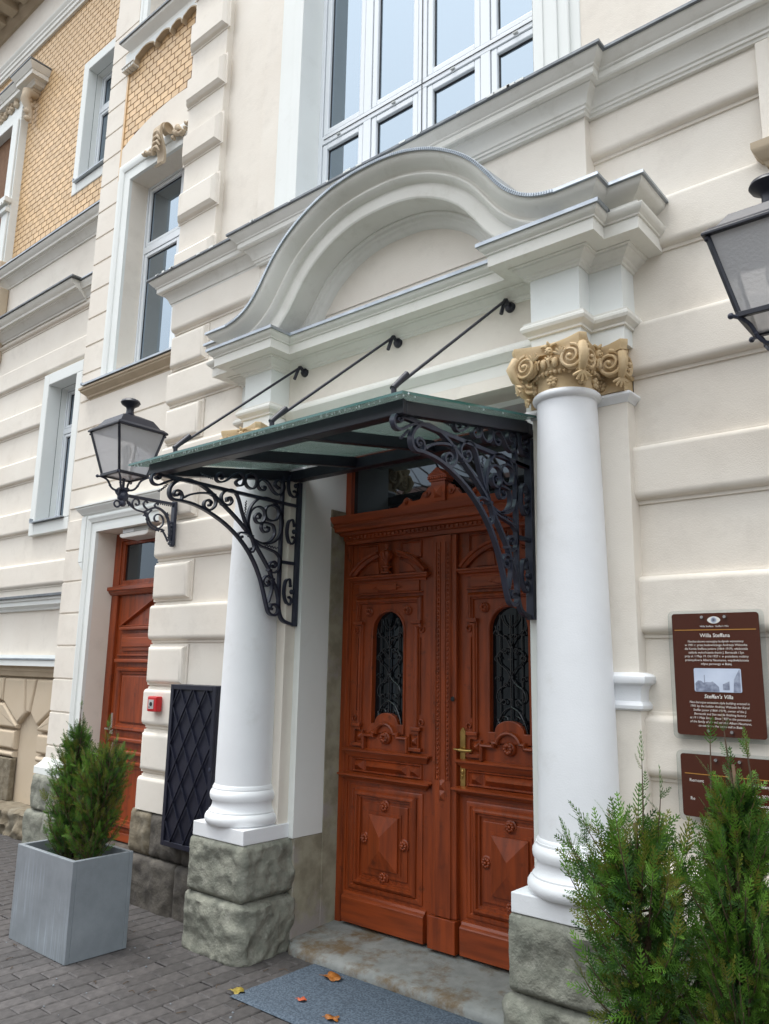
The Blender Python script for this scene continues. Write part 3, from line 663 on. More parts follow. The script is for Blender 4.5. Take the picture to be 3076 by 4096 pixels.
# segmental plaster apron over window head, scalloped apron below the upper sill
pts = [(-6.81,6.45),(-6.81,6.80)] + [(-6.81+1.80*t, 6.80+.185*sin(pi*t)**.8) for t in [i/20 for i in range(1, 20)]] + [(-5.01,6.80),(-5.01,6.45)]
b = MB(); b.poly(pts, BY-.012, BY+.03); part(b, 'window_head_plaster', M['cream'])
def scal(u):  # bracket-shaped lower edge
    return u
sc_pts = []
top = 7.92
edge = [(-6.83,7.73),(-6.63,7.73),(-6.625,7.79)]
def arc(x0, x1, z, d, n=8): return [(x0+(x1-x0)*i/n, z+d*sin(pi*i/n)) for i in range(n+1)]
edge += arc(-6.60,-6.30,7.79,.045)[1:] + [(-6.275,7.735),(-6.255,7.79)] + arc(-6.235,-6.03,7.79,.035)[1:] + [(-6.01,7.735),(-5.99,7.79)] + arc(-5.97,-5.84,7.79,.025)[1:] + [(-5.82,7.735),(-5.80,7.79)] + arc(-5.78,-5.60,7.79,.035)[1:] + [(-5.58,7.735),(-5.56,7.79)] + arc(-5.54,-5.24,7.79,.045)[1:] + [(-5.2,7.73),(-5.01,7.73)]
b = MB(); b.poly(edge[::-1] + [(-6.83,top),(-5.01,top)], BY-.05, BY+.03); part(b, 'scalloped_apron', M['trim'])
b = MB(); b.poly([(x, z+.004) for x, z in edge[::-1]] + [(x, z-.012) for x, z in edge], BY-.06, BY+.02); part(b, 'apron_rim', M['brown'])
b = MB()
for i in range(4): b.box(-6.845+i*.055, -6.80+i*.055, BY-.075, BY+.0, 7.70, 7.735)
b.box(-6.85, -6.63, BY-.085, BY, 7.735, 7.75); part(b, 'apron_dentil', M['moulding'], bevel=.004)
b = MB(); b.sweep([(-5.01,BY),(-6.68,BY),(-6.68,BY+.1)], [(-.01,7.87),(.05,7.875),(.055,7.90),(.075,7.92),(.10,7.94),(.125,7.965),(.13,7.99),(-.01,8.0)], HZ); part(b, 'window_sill', M['moulding'], smooth=True, angle=30)
b = MB(); b.box(-6.83, -5.01, BY-.145, BY+.2, 7.991, 8.012); part(b, 'sill_flashing', M['darkzinc'])
window(villa, UW[0], UW[1], UW[2], UW[3], 3.95, [-5.9], [8.9])
b = MB(); b.sweep([(UW[0],8.012),(UW[0],9.1)], [(0,-.001),(0,.03),(.04,.03),(.045,.02),(.10,.02),(.105,.03),(.14,.03),(.14,-.001)], VX(BY)); part(b, 'window_surround', M['trim'], smooth=True, angle=25)
b = MB(); b.box(-6.83, -6.80, BY-.014, BY+.02, 6.45, 7.72); part(b, 'ochre_edge_strip', M['ygbrick'])
# clinker bricks, joints recessed
def brickfield(x0, x1, z0, z1, y, skip=lambda x, z: False, focus=None, limit=300, L=.125, Hh=.075):
    w, h = L-.012, Hh-.010; e = .001; b0 = MB()
    b0.v = [(-w/2,0,-h/2),(w/2,0,-h/2),(w/2,0,h/2),(-w/2,0,h/2),(-w/2+e,-.003,-h/2+e),(w/2-e,-.003,-h/2+e),(w/2-e,-.003,h/2-e),(-w/2+e,-.003,h/2-e)]
    b0.f = [(0,1,5,4),(1,2,6,5),(2,3,7,6),(3,0,4,7),(4,5,6,7)]; b0.m = [0]*5
    me = b0.mesh('brick', M['ygbrick'])
    cells = []; r = 0; z = z0+Hh/2
    while z < z1-.01:
        x = x0+L/2-(L/2 if r % 2 else 0)
        while x < x1+L/2:
            a0, a1 = max(x-w/2, x0), min(x+w/2, x1)
            if a1-a0 > .02 and not skip((a0+a1)/2, z, a0, a1): cells.append((a0, a1, z, abs(a1-a0-w) < .002))
            x += L
        z += Hh; r += 1
    if focus: cells.sort(key=lambda c: (c[0]-focus[0])**2 + (c[2]-focus[1])**2)
    st = MB(); n = 0; rr = random.Random(9)
    for (a0, a1, z, fullb) in cells:
        cx = (a0+a1)/2; dy = rr.uniform(-.0006, .0004)
        if n < limit:
            o = bpy.data.objects.new('brick', me); col.objects.link(o); o.parent = villa; o.location = Vector((cx, y+dy, z)) - origin(villa)
            if not fullb: o.scale = ((a1-a0)/w, 1, 1)
            n += 1
        else:
            s = (a1-a0)/w; st.add([(p[0]*s+cx, p[1]+y+dy, p[2]+z) for p in b0.v], b0.f)
    if st.v: o = part(st, 'brick', M['ygbrick']); o['kind'] = 'stuff'
b = MB(); b.box(-6.81, -5.01, BY-.0, BY+.03, 6.45, 7.80); part(b, 'brick_joint_bed', M['mortar'])
def sk(x, z, a0, a1):
    if z < 6.80+.185*sin(pi*max(0,min(1,(x+6.81)/1.8)))**.8 - .01 : return True
    return z > 7.82 or x > -5.25
brickfield(-6.80, -5.02, 6.47, 7.80, BY-.0005, sk, focus=None, limit=110)

# ================================================================ LEFT WING
WY = 3.93; WIN1 = (-8.07, -7.46, 7.05, 8.56); WIN2 = (-8.155, -7.56, 3.035, 4.585)
x0w, x1w = -12.5, BX0+.05
b = MB()
for (a0, a1, c0, c1) in ((x0w, -8.16, 2.24, 5.38), (-8.16, x1w, 2.24, 2.92), (-7.50, x1w, 2.92, 4.70), (-8.16, x1w, 4.70, 5.38)): banded(b, a0, a1, c0, c1, WY)
part(b, 'wing_wall', M['cream'], smooth=True, angle=35)
b = MB(); flatwall(b, x0w, x1w, 5.38, 6.42, WY); flatwall(b, x0w, x1w, 9.66, 10.5, WY-.02); parts(b, 'wing_plain_band', M['cream'])
def simplewin(W, y, fy, trimw=(.115,.12), pr=.056):
    x0, x1, z0, z1 = W; pq = pr-.0005
    b = MB(); b.box(x0-trimw[0], x0, y-pr, y+.1, z0-.13, z1+.13); b.box(x0, x1+.12, y-pq, y+.1, z1, z1+.1295); b.box(x0, x1+.12, y-pq, y+.1, z0-.1295, z0-.002); b.box(x1, x1+.12, y-pr, y+.1, z0, z1)
    part(b, 'window_surround', M['trim'], bevel=.008)
    b = MB(); reveal(b, x0, x1, z0, z1, y+.1002, fy+.05, 'lrtb'); part(b, 'window_reveal', M['trim'])
    window(villa, x0, x1, z0, z1, fy, [], [z0+(z1-z0)*.685], fw=.022, sw=.032, mw=.06)
    b = MB(); b.box(x0-.03, x1+.03, y-pr-.04, fy, z0+.001, z0+.014); b.box(x0-.035, x0-.028, y-pr-.04, y, z0, z0+.05); part(b, 'sill_flashing', M['zinc'])
simplewin(WIN1, WY, 4.09, pr=.018); simplewin(WIN2, WY, 4.09)
# string courses
sp = [(-.01,0),(.015,.002),(.02,.02),(.035,.03),(.045,.05),(.07,.08),(.09,.09),(.095,.105),(.125,.11),(.13,.135),(.15,.155),(.165,.18),(.17,.20),(-.01,.205)]
b = MB(); b.sweep([(-7.60,WY),(-12.5,WY)], [(o*1.15, 5.44+h*.95) for o, h in sp], HZ); b.sweep([(BX0+.05,WY),(-7.62,WY)], [(o*.6, 5.46+h*.8) for o, h in sp], HZ); parts(b, 'string_course', M['moulding'], smooth=True, angle=30)
b = MB(); b.box(-7.55, -12.5, WY-.215, WY+.0, 5.636, 5.652); part(b, 'string_course_flashing', M['darkzinc'])
b = MB(); b.box(BX0+.05, -7.56, WY-.12, WY+.0, 5.63, 5.642); part(b, 'string_course_flashing', M['zinc'])
b = MB(); b.sweep([(BX0+.05,WY),(-12.5,WY)], [(o*1.0, 6.19+h*.9) for o, h in sp], HZ); part(b, 'string_course', M['moulding'], smooth=True, angle=30)
b = MB(); b.box(BX0+.03, -12.5, WY-.185, WY+.02, 6.376, 6.392); part(b, 'string_course_flashing', M['zinc'])
b = MB(); flatwall(b, x0w, x1w, 6.39, 9.68, WY-.0, [WIN1]); part(b, 'brick_joint_bed', M['mortar'])
TX = -9.62
def sk2(x, z, a0, a1):
    if a0 > -8.18 and 6.93 < z < 8.68: return True
    return a1 < -9.66 and z < 9.1
brickfield(-11.2, BX0, 6.40, 9.675, WY-.0008, sk2, focus=(-8.45, 7.6), limit=300)
# wing base storey: band, tan ashlar with basement niche
b = MB(); b.sweep([(BX0+.02,WY),(-12.5,WY)], [(-.01,2.11),(.03,2.115),(.035,2.13),(.06,2.15),(.08,2.16),(.08,2.20),(.10,2.21),(.10,2.235),(-.01,2.25)], HZ); part(b, 'base_cornice', M['trim'], smooth=True, angle=30)
b = MB(); b.box(BX0+.01, -12.5, WY-.125, WY+.02, 2.236, 2.262); part(b, 'base_flashing', M['darkzinc'], bevel=.003)
b = MB(); flatwall(b, x0w, x1w, 1.66, 2.12, WY-.0); part(b, 'base_panel', M['cream'])
b = MB(); b.sweep([(BX0+.02,WY),(-12.5,WY)], [(-.01,1.44),(.02,1.445),(.03,1.48),(.05,1.50),(.055,1.53),(.08,1.55),(.095,1.575),(.10,1.60),(-.01,1.61)], HZ); part(b, 'base_string', M['brown'], smooth=True, angle=30)
b = MB(); b.box(BX0+.01, -12.5, WY-.118, WY+.02, 1.612, 1.626); part(b, 'base_flashing', M['zinc'])
b = MB(); b.box(BX0+.01, -12.5, WY-.105, WY, 1.55, 1.6105); b.box(BX0+.01, -12.5, WY-.03, WY+.02, 1.6265, 1.66); part(b, 'base_string_fascia', M['trim'])
NX0, NX1, NZ = -8.13, -7.72, 1.0
b = MB(); flatwall(b, x0w, x1w, .2, 1.46, WY+.03); part(b, 'niche_wall', M['tan'])
def tanblock(pts, d=.06):
    b = MB(); n = len(pts); ar_ = sum(pts[i][0]*pts[(i+1) % n][1]-pts[(i+1) % n][0]*pts[i][1] for i in range(n)); pts = pts if ar_ > 0 else pts[::-1]; L = [(0,0),(.0,d*.3),(.003,d*.6),(.010,d*.85),(.020,d*.97),(.028,d)]
    for ins, o in L:
        for i in range(n):
            A, P_, C_ = Vector(pts[i-1]), Vector(pts[i]), Vector(pts[(i+1) % n]); d1 = (P_-A).normalized(); d2 = (C_-P_).normalized()
            m1 = Vector((-d1.y, d1.x)); m2 = Vector((-d2.y, d2.x)); mm_ = m1+m2; mm_ = mm_/max(mm_.dot(mm_)/2, .3); q = P_+mm_*(ins+.003); b.v.append((q.x, WY+.028-o, q.y))
    for k in range(len(L)-1):
        for i in range(n): b.f.append((k*n+i, k*n+(i+1) % n, (k+1)*n+(i+1) % n, (k+1)*n+i)); b.m.append(0)
    k = len(L)-1; b.f.append(tuple(k*n+i for i in range(n))); b.m.append(0); part(b, 'ashlar_block', M['tan'], smooth=True, angle=40)
zr = [.62, .70, .915, 1.185, 1.42]
g = .006
for (z0, z1) in ((.635,.70),(.715,.905)):
    tanblock([(-8.75,z0),(-8.155,z0),(-8.155,z1),(-8.75,z1)]); tanblock([(-7.695,z0),(BX0+.1,z0),(BX0+.1,z1),(-7.695,z1)]); tanblock([(-9.6,z0),(-8.77,z0),(-8.77,z1),(-9.6,z1)])
tanblock([(-8.75,.92),(-8.145,.92),(-8.135,.962),(-8.475,1.168),(-8.75,1.168)]); tanblock([(-7.705,.92),(BX0+.1,.92),(BX0+.1,1.168),(-7.375,1.168),(-7.715,.962)]); tanblock([(-9.6,.92),(-8.77,.92),(-8.77,1.168),(-9.6,1.168)])
ac = Vector((-7.925, .86)); ri = .23
def ray_(a, z=None): a = radians(a); return (ac.x+ri*cos(a), ac.y+ri*sin(a)) if z is None else (ac.x+(z-ac.y)/math.tan(a), z)
tanblock([ray_(101), ray_(79), ray_(79, 1.425), ray_(101, 1.425)])
tanblock([ray_(152), ray_(103), ray_(103, 1.425), (-8.49,1.425), (-8.49,1.185)]); tanblock([ray_(77), ray_(28), (-7.36,1.185), (-7.36,1.425), ray_(77, 1.425)])
tanblock([(-9.6,1.185),(-8.51,1.185),(-8.51,1.425),(-9.6,1.425)]); tanblock([(-7.34,1.185),(BX0+.1,1.185),(BX0+.1,1.425),(-7.34,1.425)])
tanblock([(NX0-.13,.66),(NX0-.02,.66),(NX0-.02,.90),(NX0-.13,.90)]) if False else None
# hooded window surround at the left edge
b = MB(); b.box(-9.84, -9.62, WY-.10, WY+.1, 6.40, 8.62); b.box(-9.80, -9.64, WY-.125, WY-.1, 6.40, 8.60); b.box(-11.5, -9.62, WY-.10, WY+.1, 8.62, 8.80); b.box(-11.5, -9.6, WY-.08, WY+.1, 8.80, 9.12); part(b, 'window_surround', M['trim'], bevel=.008)
b = MB(); b.box(-11.5, -9.84, WY+.02, WY+.25, 8.55, 8.62); reveal(b, -11.5, -9.84, 6.5, 8.62, WY, 4.2, 'r'); part(b, 'window_reveal', M['trim'])
window(villa, -11.3, -9.845, 6.45, 8.6, 4.15, [-10.6], [7.6])
HP = [(-9.26,WY+.06),(-9.26,WY-.12),(-9.50,WY-.12),(-9.50,WY-.06),(-11.5,WY-.06)]
b = MB(); b.sweep(HP, [(-.1,8.92),(.0,8.922),(.012,8.94),(.03,8.95),(.035,8.965),(.10,8.97),(.10,9.03),(.112,9.035),(.12,9.05),(.15,9.09),(.155,9.11),(-.1,9.12)], HZ); part(b, 'window_hood', M['moulding'], smooth=True, angle=30)
b = MB(); b.sweep(HP, [(-.1,9.12),(.165,9.112),(.167,9.13),(-.1,9.17)], HZ); part(b, 'hood_flashing', M['darkzinc'])
b = MB()
for i, (dz, rr_) in enumerate(((0,.06),(-.09,.05),(-.17,.055),(-.26,.05),(-.36,.04))): b.ball((-9.42, WY-.10-.03*(i < 2), 8.86+dz), rr_*.8, rr_*1.3, rr_, 10)
b.tube([(-9.42,WY-.02,8.9),(-9.42,WY-.14,8.85),(-9.42,WY-.16,8.75),(-9.42,WY-.08,8.6),(-9.42,WY-.06,8.45)], [.07,.075,.06,.045,.02], 8)
b.box(-9.54,-9.34,WY-.1,WY,8.88,8.93); part(b, 'console', M['tan'], smooth=True, angle=50)
b = MB(); rr = random.Random(2)
for i in range(26): b.ball((-10.0+rr.uniform(-.28,.22), WY-.10, 8.93+rr.uniform(-.08,.12)), rr.uniform(.018,.05), .035, rr.uniform(.018,.05), 8)
b.lathe([(0.0,-.03),(.06,-.03),(.09,-.0),(.11,.03)], (-10.28, WY-.08, 8.92), 16, axis='y'); part(b, 'foliage_relief', M['tan'], smooth=True)
b = MB(); b.box(-9.90,-9.60,WY-.19,WY-.1,7.36,7.43); 
for i in range(5): b.box(-9.88+i*.06,-9.85+i*.06,WY-.20,WY-.19,7.31,7.36)
b.box(-9.88,-9.62,WY-.16,WY-.1,7.24,7.30); part(b, 'surround_bracket', M['trim'], bevel=.006)
b = MB(); b.box(-9.86,-9.60,WY-.15,WY,6.40,6.55); b.box(-9.86,-9.58,WY-.13,WY,5.2,6.19); part(b, 'corbel', M['tan'], bevel=.02)
# eaves
b = MB(); b.sweep([(BX0+.05,WY-.02),(-12.5,WY-.02)], [(-.01,9.66),(.02,9.662),(.025,9.70),(.04,9.71),(.04,9.76),(.055,9.775),(.055,9.80),(.075,9.83),(.08,9.86),(-.01,9.87)], HZ); part(b, 'eaves_moulding', M['moulding'], smooth=True, angle=30)
b = MB(); b.sweep([(BX0+.6,WY-.02),(-12.5,WY-.02)], [(-.01,10.42),(.03,10.43),(.06,10.47),(.10,10.50),(.12,10.54),(.12,10.60),(.50,10.605),(.50,10.70),(.56,10.74),(.58,10.80),(-.01,10.9)], HZ); part(b, 'eaves_cornice', M['brown'], smooth=True, angle=30)
md = None
for i in range(14):
    x = -8.0-.36*i
    if md is None:
        b = MB(); b.box(x-.09, x+.09, WY-.42, WY-.13, 10.48, 10.61); b.ball((x, WY-.40, 10.50), .085, .05, .05, 10); md = part(b, 'modillion', M['brown'], bevel=.012)
    else: copypart(md, dx=-.36*i)

# carved keystone console over the bay window
KX = -5.92
b = MB()
path = spline([Vector(p) for p in ((KX,3.72,6.575),(KX,3.65,6.60),(KX,3.60,6.56),(KX,3.595,6.48),(KX,3.63,6.39),(KX,3.655,6.30),(KX,3.655,6.22),(KX,3.625,6.185))], 5)
n = len(path)
for i in range(n-1):
    a, c = path[i], path[i+1]; w = .062 - .012*i/n
    b.bar(a, c + (c-a)*.25, w*2, .032-.008*i/n, up=(0,-1,.3))
for sx in (-1, 1):
    b.lathe([(0,-.012),(.03,-.012),(.05,0),(.055,.03)], (KX+sx*.064, 3.65, 6.545), 14, axis='x') if sx > 0 else None
    for j in range(4): b.tube(spline([Vector((KX, 3.60, 6.52-.055*j)), Vector((KX+sx*.03, 3.575, 6.50-.055*j)), Vector((KX+sx*.055, 3.59, 6.455-.055*j))], 3), [.02,.018,.016,.014,.012,.010,.007], 6)
kc = part(b, 'keystone_console', M['tan'], smooth=True, angle=40)
rr = random.Random(4)
for sx in (-1, 1):
    b = MB()
    for i in range(16):
        t = i/15; x = KX + sx*(.11+.26*t); b.ball((x+rr.uniform(-.012,.012), 3.69, 6.47+.02*sin(9*t)+rr.uniform(-.03,.05)*(1-t*.6)), rr.uniform(.016,.04)*(1-.4*t), .03, rr.uniform(.016,.045)*(1-.4*t), 8)
    part(b, 'foliage_relief', M['tan'], smooth=True)
# ================================================================ PORTAL COLUMNS
def shaftprof(z0, z1, r0, r1, n=14):
    return [(r0+(r1-r0)*(t**1.5), z0+(z1-z0)*t) for t in [i/n for i in range(n+1)]]
def roset(b, c, r, ax, up=Vector((0,0,1))):
    """small five-petalled flower facing direction ax"""
    ax = Vector(ax).normalized(); u = ax.cross(up).normalized(); w = u.cross(ax)
    for k in range(5):
        a = 2*pi*k/5+.3; p = Vector(c) + (u*cos(a)+w*sin(a))*r*.58; b.ball(p, r*.42, r*.42, r*.42, 8)
    b.ball(Vector(c)+ax*r*.2, r*.28, n=8)
def spiral(b, c, r, ax, hand=1, th=.011, turns=2.1, depth=.016):
    """volute: a tapering tube wound in the plane facing ax"""
    ax = Vector(ax).normalized(); up = Vector((0,0,1)); u = ax.cross(up).normalized()*hand; c = Vector(c); pts = []; rr = []
    N = 34
    for i in range(N+1):
        t = i/N; a = pi*.5 - 2*pi*turns*t; q = r*(1-t)**.85+.004
        pts.append(c + (u*cos(a)+up*sin(a))*q + ax*(depth*t)); rr.append(th*(1-.55*t))
    b.tube(pts, rr, 7); b.ball(c+ax*depth, r*.2, n=8)
    # drum behind the scroll
    an = [2*pi*k/18 for k in range(18)]; f = [tuple(c+(u*cos(a)+up*sin(a))*r*.93 - ax*.003) for a in an]; g = [tuple(c+(u*cos(a)+up*sin(a))*r*.93 - ax*.035) for a in an]
    b.add(f+g, [tuple(range(18)), tuple(range(35, 17, -1))]+[(k, (k+1) % 18, (k+1) % 18+18, k+18) for k in range(18)])
def leafclump(b, c, ax, s, n=5, rnd=None):
    ax = Vector(ax).normalized(); up = Vector((0,0,1)); u = ax.cross(up).normalized(); c = Vector(c)
    for k in range(n):
        a = (k-(n-1)/2)*.55; d = u*sin(a)+up*cos(a)
        b.tube([c, c+d*s*.5+ax*s*.18, c+d*s+ax*s*.32, c+d*s*1.08+ax*s*.12], [s*.13, s*.19, s*.13, s*.04], 6)
def abacus(b, cx, cy, hx, hy, z0, z1, front_only=False):
    def outline(k):
        P = []; cut = .035
        for (ax_, ay_, bx_, by_) in ((-1,-1,1,-1),(1,-1,1,1),(1,1,-1,1),(-1,1,-1,-1)):
            A = Vector((ax_*(hx-cut*(ax_ == bx_ and 0 or 1)), ay_*(hy-0))) ; 
            a = Vector((ax_*hx, ay_*hy)); c_ = Vector((bx_*hx, by_*hy)); d = (c_-a).normalized(); nin = Vector((-d.y, d.x))
            for i in range(0, 9):
                t = i/8; p = a + d*(cut*.7) + (c_-a-d*cut*1.4)*t + nin*(.045*sin(pi*t)*k)
                P.append(p)
        return P
    lay = [(z0, .955, 1), (z0+(z1-z0)*.35, .965, 1), (z0+(z1-z0)*.5, .99, 1), (z1-.006, 1.0, 1), (z1, .99, 1)]
    base = len(b.v); n = 36
    for z, s, k in lay:
        for p in outline(k): b.v.append((cx+p.x*s, cy+p.y*s, z))
    for i in range(len(lay)-1):
        for k in range(n): b.f.append((base+i*n+k, base+i*n+(k+1) % n, base+(i+1)*n+(k+1) % n, base+(i+1)*n+k)); b.m.append(0)
    b.f.append(tuple(base+k for k in range(n))[::-1]); b.m.append(0); b.f.append(tuple(base+(len(lay)-1)*n+k for k in range(n))); b.m.append(0)
def mask(b, c, ax, s):
    ax = Vector(ax).normalized(); up = Vector((0,0,1)); u = ax.cross(up).normalized(); c = Vector(c)
    b.ball(c, s*.62, s*.62, s*.8, 12)
    b.ball(c+ax*s*.58-up*s*.08, s*.16, s*.16, s*.22, 8)                                  # nose
    for k in (-1, 1):
        b.ball(c+ax*s*.45+u*k*s*.3+up*s*.2, s*.2, s*.2, s*.12, 8); b.ball(c+ax*s*.42+u*k*s*.32-up*s*.2, s*.22, n=8)
        b.tube([c+u*k*s*.3+up*s*.6, c+u*k*s*.7+up*s*1.0, c+u*k*s*1.25+up*s*1.05, c+u*k*s*1.4+up*s*.8], [s*.22,s*.28,s*.22,s*.08], 6)
    b.ball(c+ax*s*.45-up*s*.45, s*.25, s*.25, s*.12, 8); b.tube([c+up*s*.6, c+up*s*1.2+ax*s*.3, c+up*s*1.5+ax*s*.6], [s*.3, s*.3, s*.1], 6)
def capital(cx, cy):
    b = MB(); b.lathe([(.05,2.868),(.139,2.868),(.139,2.875),(.140,2.935),(.146,2.945),(.15,2.95),(.152,2.955),(.165,2.985),(.172,3.01),(.14,3.02),(.14,3.05)], (cx, cy, 0), 40)
    for k in range(44): a = 2*pi*k/44; b.ball((cx+.152*cos(a), cy+.152*sin(a), 2.946), .012, .012, .009 + (.004 if k % 3 else 0), 6)
    for k in range(18):
        a = 2*pi*k/18; p = (cx+.168*cos(a), cy+.168*sin(a), 2.986); b.ball(p, .017, .017, .026, 8)
        a2 = a+pi/18; q = Vector((cos(a2), sin(a2), 0)); c0 = Vector((cx, cy, 0)); b.tube([c0+q*.164+Vector((0,0,3.012)), c0+q*.182+Vector((0,0,2.995)), c0+q*.172+Vector((0,0,2.966))], [.007,.008,.004], 6)
    for a in (-90, -145, -35, 0, 180): 
        q = Vector((cos(radians(a)), sin(radians(a)), 0)); roset(b, Vector((cx, cy, 2.905))+q*.146, .028, q)
    cap = part(b, 'capital', M['ochre'], smooth=True, angle=50)
    b = MB(); abacus(b, cx, cy, .192, .198, 3.040, 3.088); part(b, 'abacus', M['ochre'], cap, smooth=True, angle=40)
    for sx in (-1, 1):
        b = MB(); spiral(b, (cx+sx*.116, cy-.180, 2.987), .055, (sx*.12,-1,0), hand=-sx, th=.009); spiral(b, (cx+sx*.172, cy-.120, 2.987), .055, (sx,-.12,0), hand=sx, th=.009)
        c0 = Vector((cx+sx*.148, cy-.155, 2.985)); q = Vector((sx,-1,0)).normalized()
        b.tube([c0-q*.02+Vector((0,0,.055)), c0+q*.035+Vector((0,0,.045)), c0+q*.055+Vector((0,0,0)), c0+q*.035+Vector((0,0,-.05)), c0-q*.01+Vector((0,0,-.085))], [.014,.022,.024,.020,.008], 8)
        for dz_ in (.045,.02,-.01,-.035): leafclump(b, c0+q*(.022-.2*abs(dz_))+Vector((0,0,dz_)), q, -.034, 3)
        leafclump(b, c0-q*.03+Vector((0,0,-.045)), q*1.0+Vector((0,0,-.0)), .05, 3); leafclump(b, (cx+sx*.07, cy-.185, 3.005), (0,-1,0), .036, 5)
        leafclump(b, c0+q*.03+Vector((0,0,-.075)), q, -.045, 5)
        part(b, 'volute', M['ochre'], cap, smooth=True, angle=50)
    b = MB(); mask(b, (cx, cy-.165, 3.043), (0,-1,0), .030); leafclump(b, (cx, cy-.165, 2.99), (0,-1,0), .03, 5); part(b, 'carved_mask', M['ochre'], cap, smooth=True)
    b = MB(); mask(b, (cx+.165, cy+.0, 3.043), (1,0,0), .030); leafclump(b, (cx+.165, cy, 2.99), (1,0,0), .03, 5); part(b, 'carved_mask', M['ochre'], cap, smooth=True)
def rock(b, x0, x1, y0, y1, z0, z1, amp=.03, marg=.020, seed=0, step=.013, faces='xXyz', smooth_top=True):
    """rock-faced stone: street face (y0) and both side faces, drafted margins top and bottom"""
    nx = max(3, int((x1-x0)/step)); ny = max(2, int((y1-y0)/step)); nz = max(3, int((z1-z0)/step))
    path = [(x0, y1)] + [(x0, y1+(y0-y1)*i/ny) for i in range(1, ny+1)] + [(x0+(x1-x0)*i/nx, y0) for i in range(1, nx+1)] + [(x1, y0+(y1-y0)*i/ny) for i in range(1, ny+1)]
    base = len(b.v); N = len(path); cx, cy = (x0+x1)/2, y1
    for k in range(nz+1):
        z = z0+(z1-z0)*k/nz; mz = min(z-z0, z1-z)
        for i, (x, y) in enumerate(path):
            nxv = -1 if i < ny else (1 if i > ny+nx else 0); nyv = -1 if ny <= i <= ny+nx else 0
            if i in (ny, ny+nx): nxv = -1 if i == ny else 1; nyv = -1
            v = Vector((nxv, nyv, 0)); v.normalize() if v.length else None
            mk = min(1, max(0, (mz-marg*.35)/marg)); e = min(abs(x-x0), abs(x1-x)) if nyv and not nxv else min(abs(y-y0), abs(y1-y)) if nxv and not nyv else 0
            mk *= .35+.65*min(1, e/.018)
            n1 = noise.fractal(Vector((x*7+seed*3.1, y*7+seed, z*9)), 1.0, 2.1, 5); n2 = noise.noise(Vector((x*3.3+seed, y*3.3, z*4+seed*2)))
            n3 = abs(noise.noise(Vector((x*16+seed, y*16, z*13))))
            n4 = abs(noise.noise(Vector((x*6+seed*2, y*6, z*5+seed))))
            vd = noise.voronoi(Vector((x*9+seed, y*9, z*10+seed)))[0]; vd2 = noise.voronoi(Vector((x*22+seed, y*22, z*20+seed)))[0]
            d = amp*mk*(.10 + .35*n1 + .40*n2 - .22*n3 - .18*n4 + .75*vd[0] + .22*vd2[0])
            if mk <= 0: d = -.010 if mz < marg*.3 else 0
            b.v.append((x+v.x*d, y+v.y*d, z))
    for k in range(nz):
        for i in range(N-1): b.f.append((base+k*N+i, base+k*N+i+1, base+(k+1)*N+i+1, base+(k+1)*N+i)); b.m.append(0)
    b.f.append(tuple(base+nz*N+i for i in range(N))); b.m.append(0)
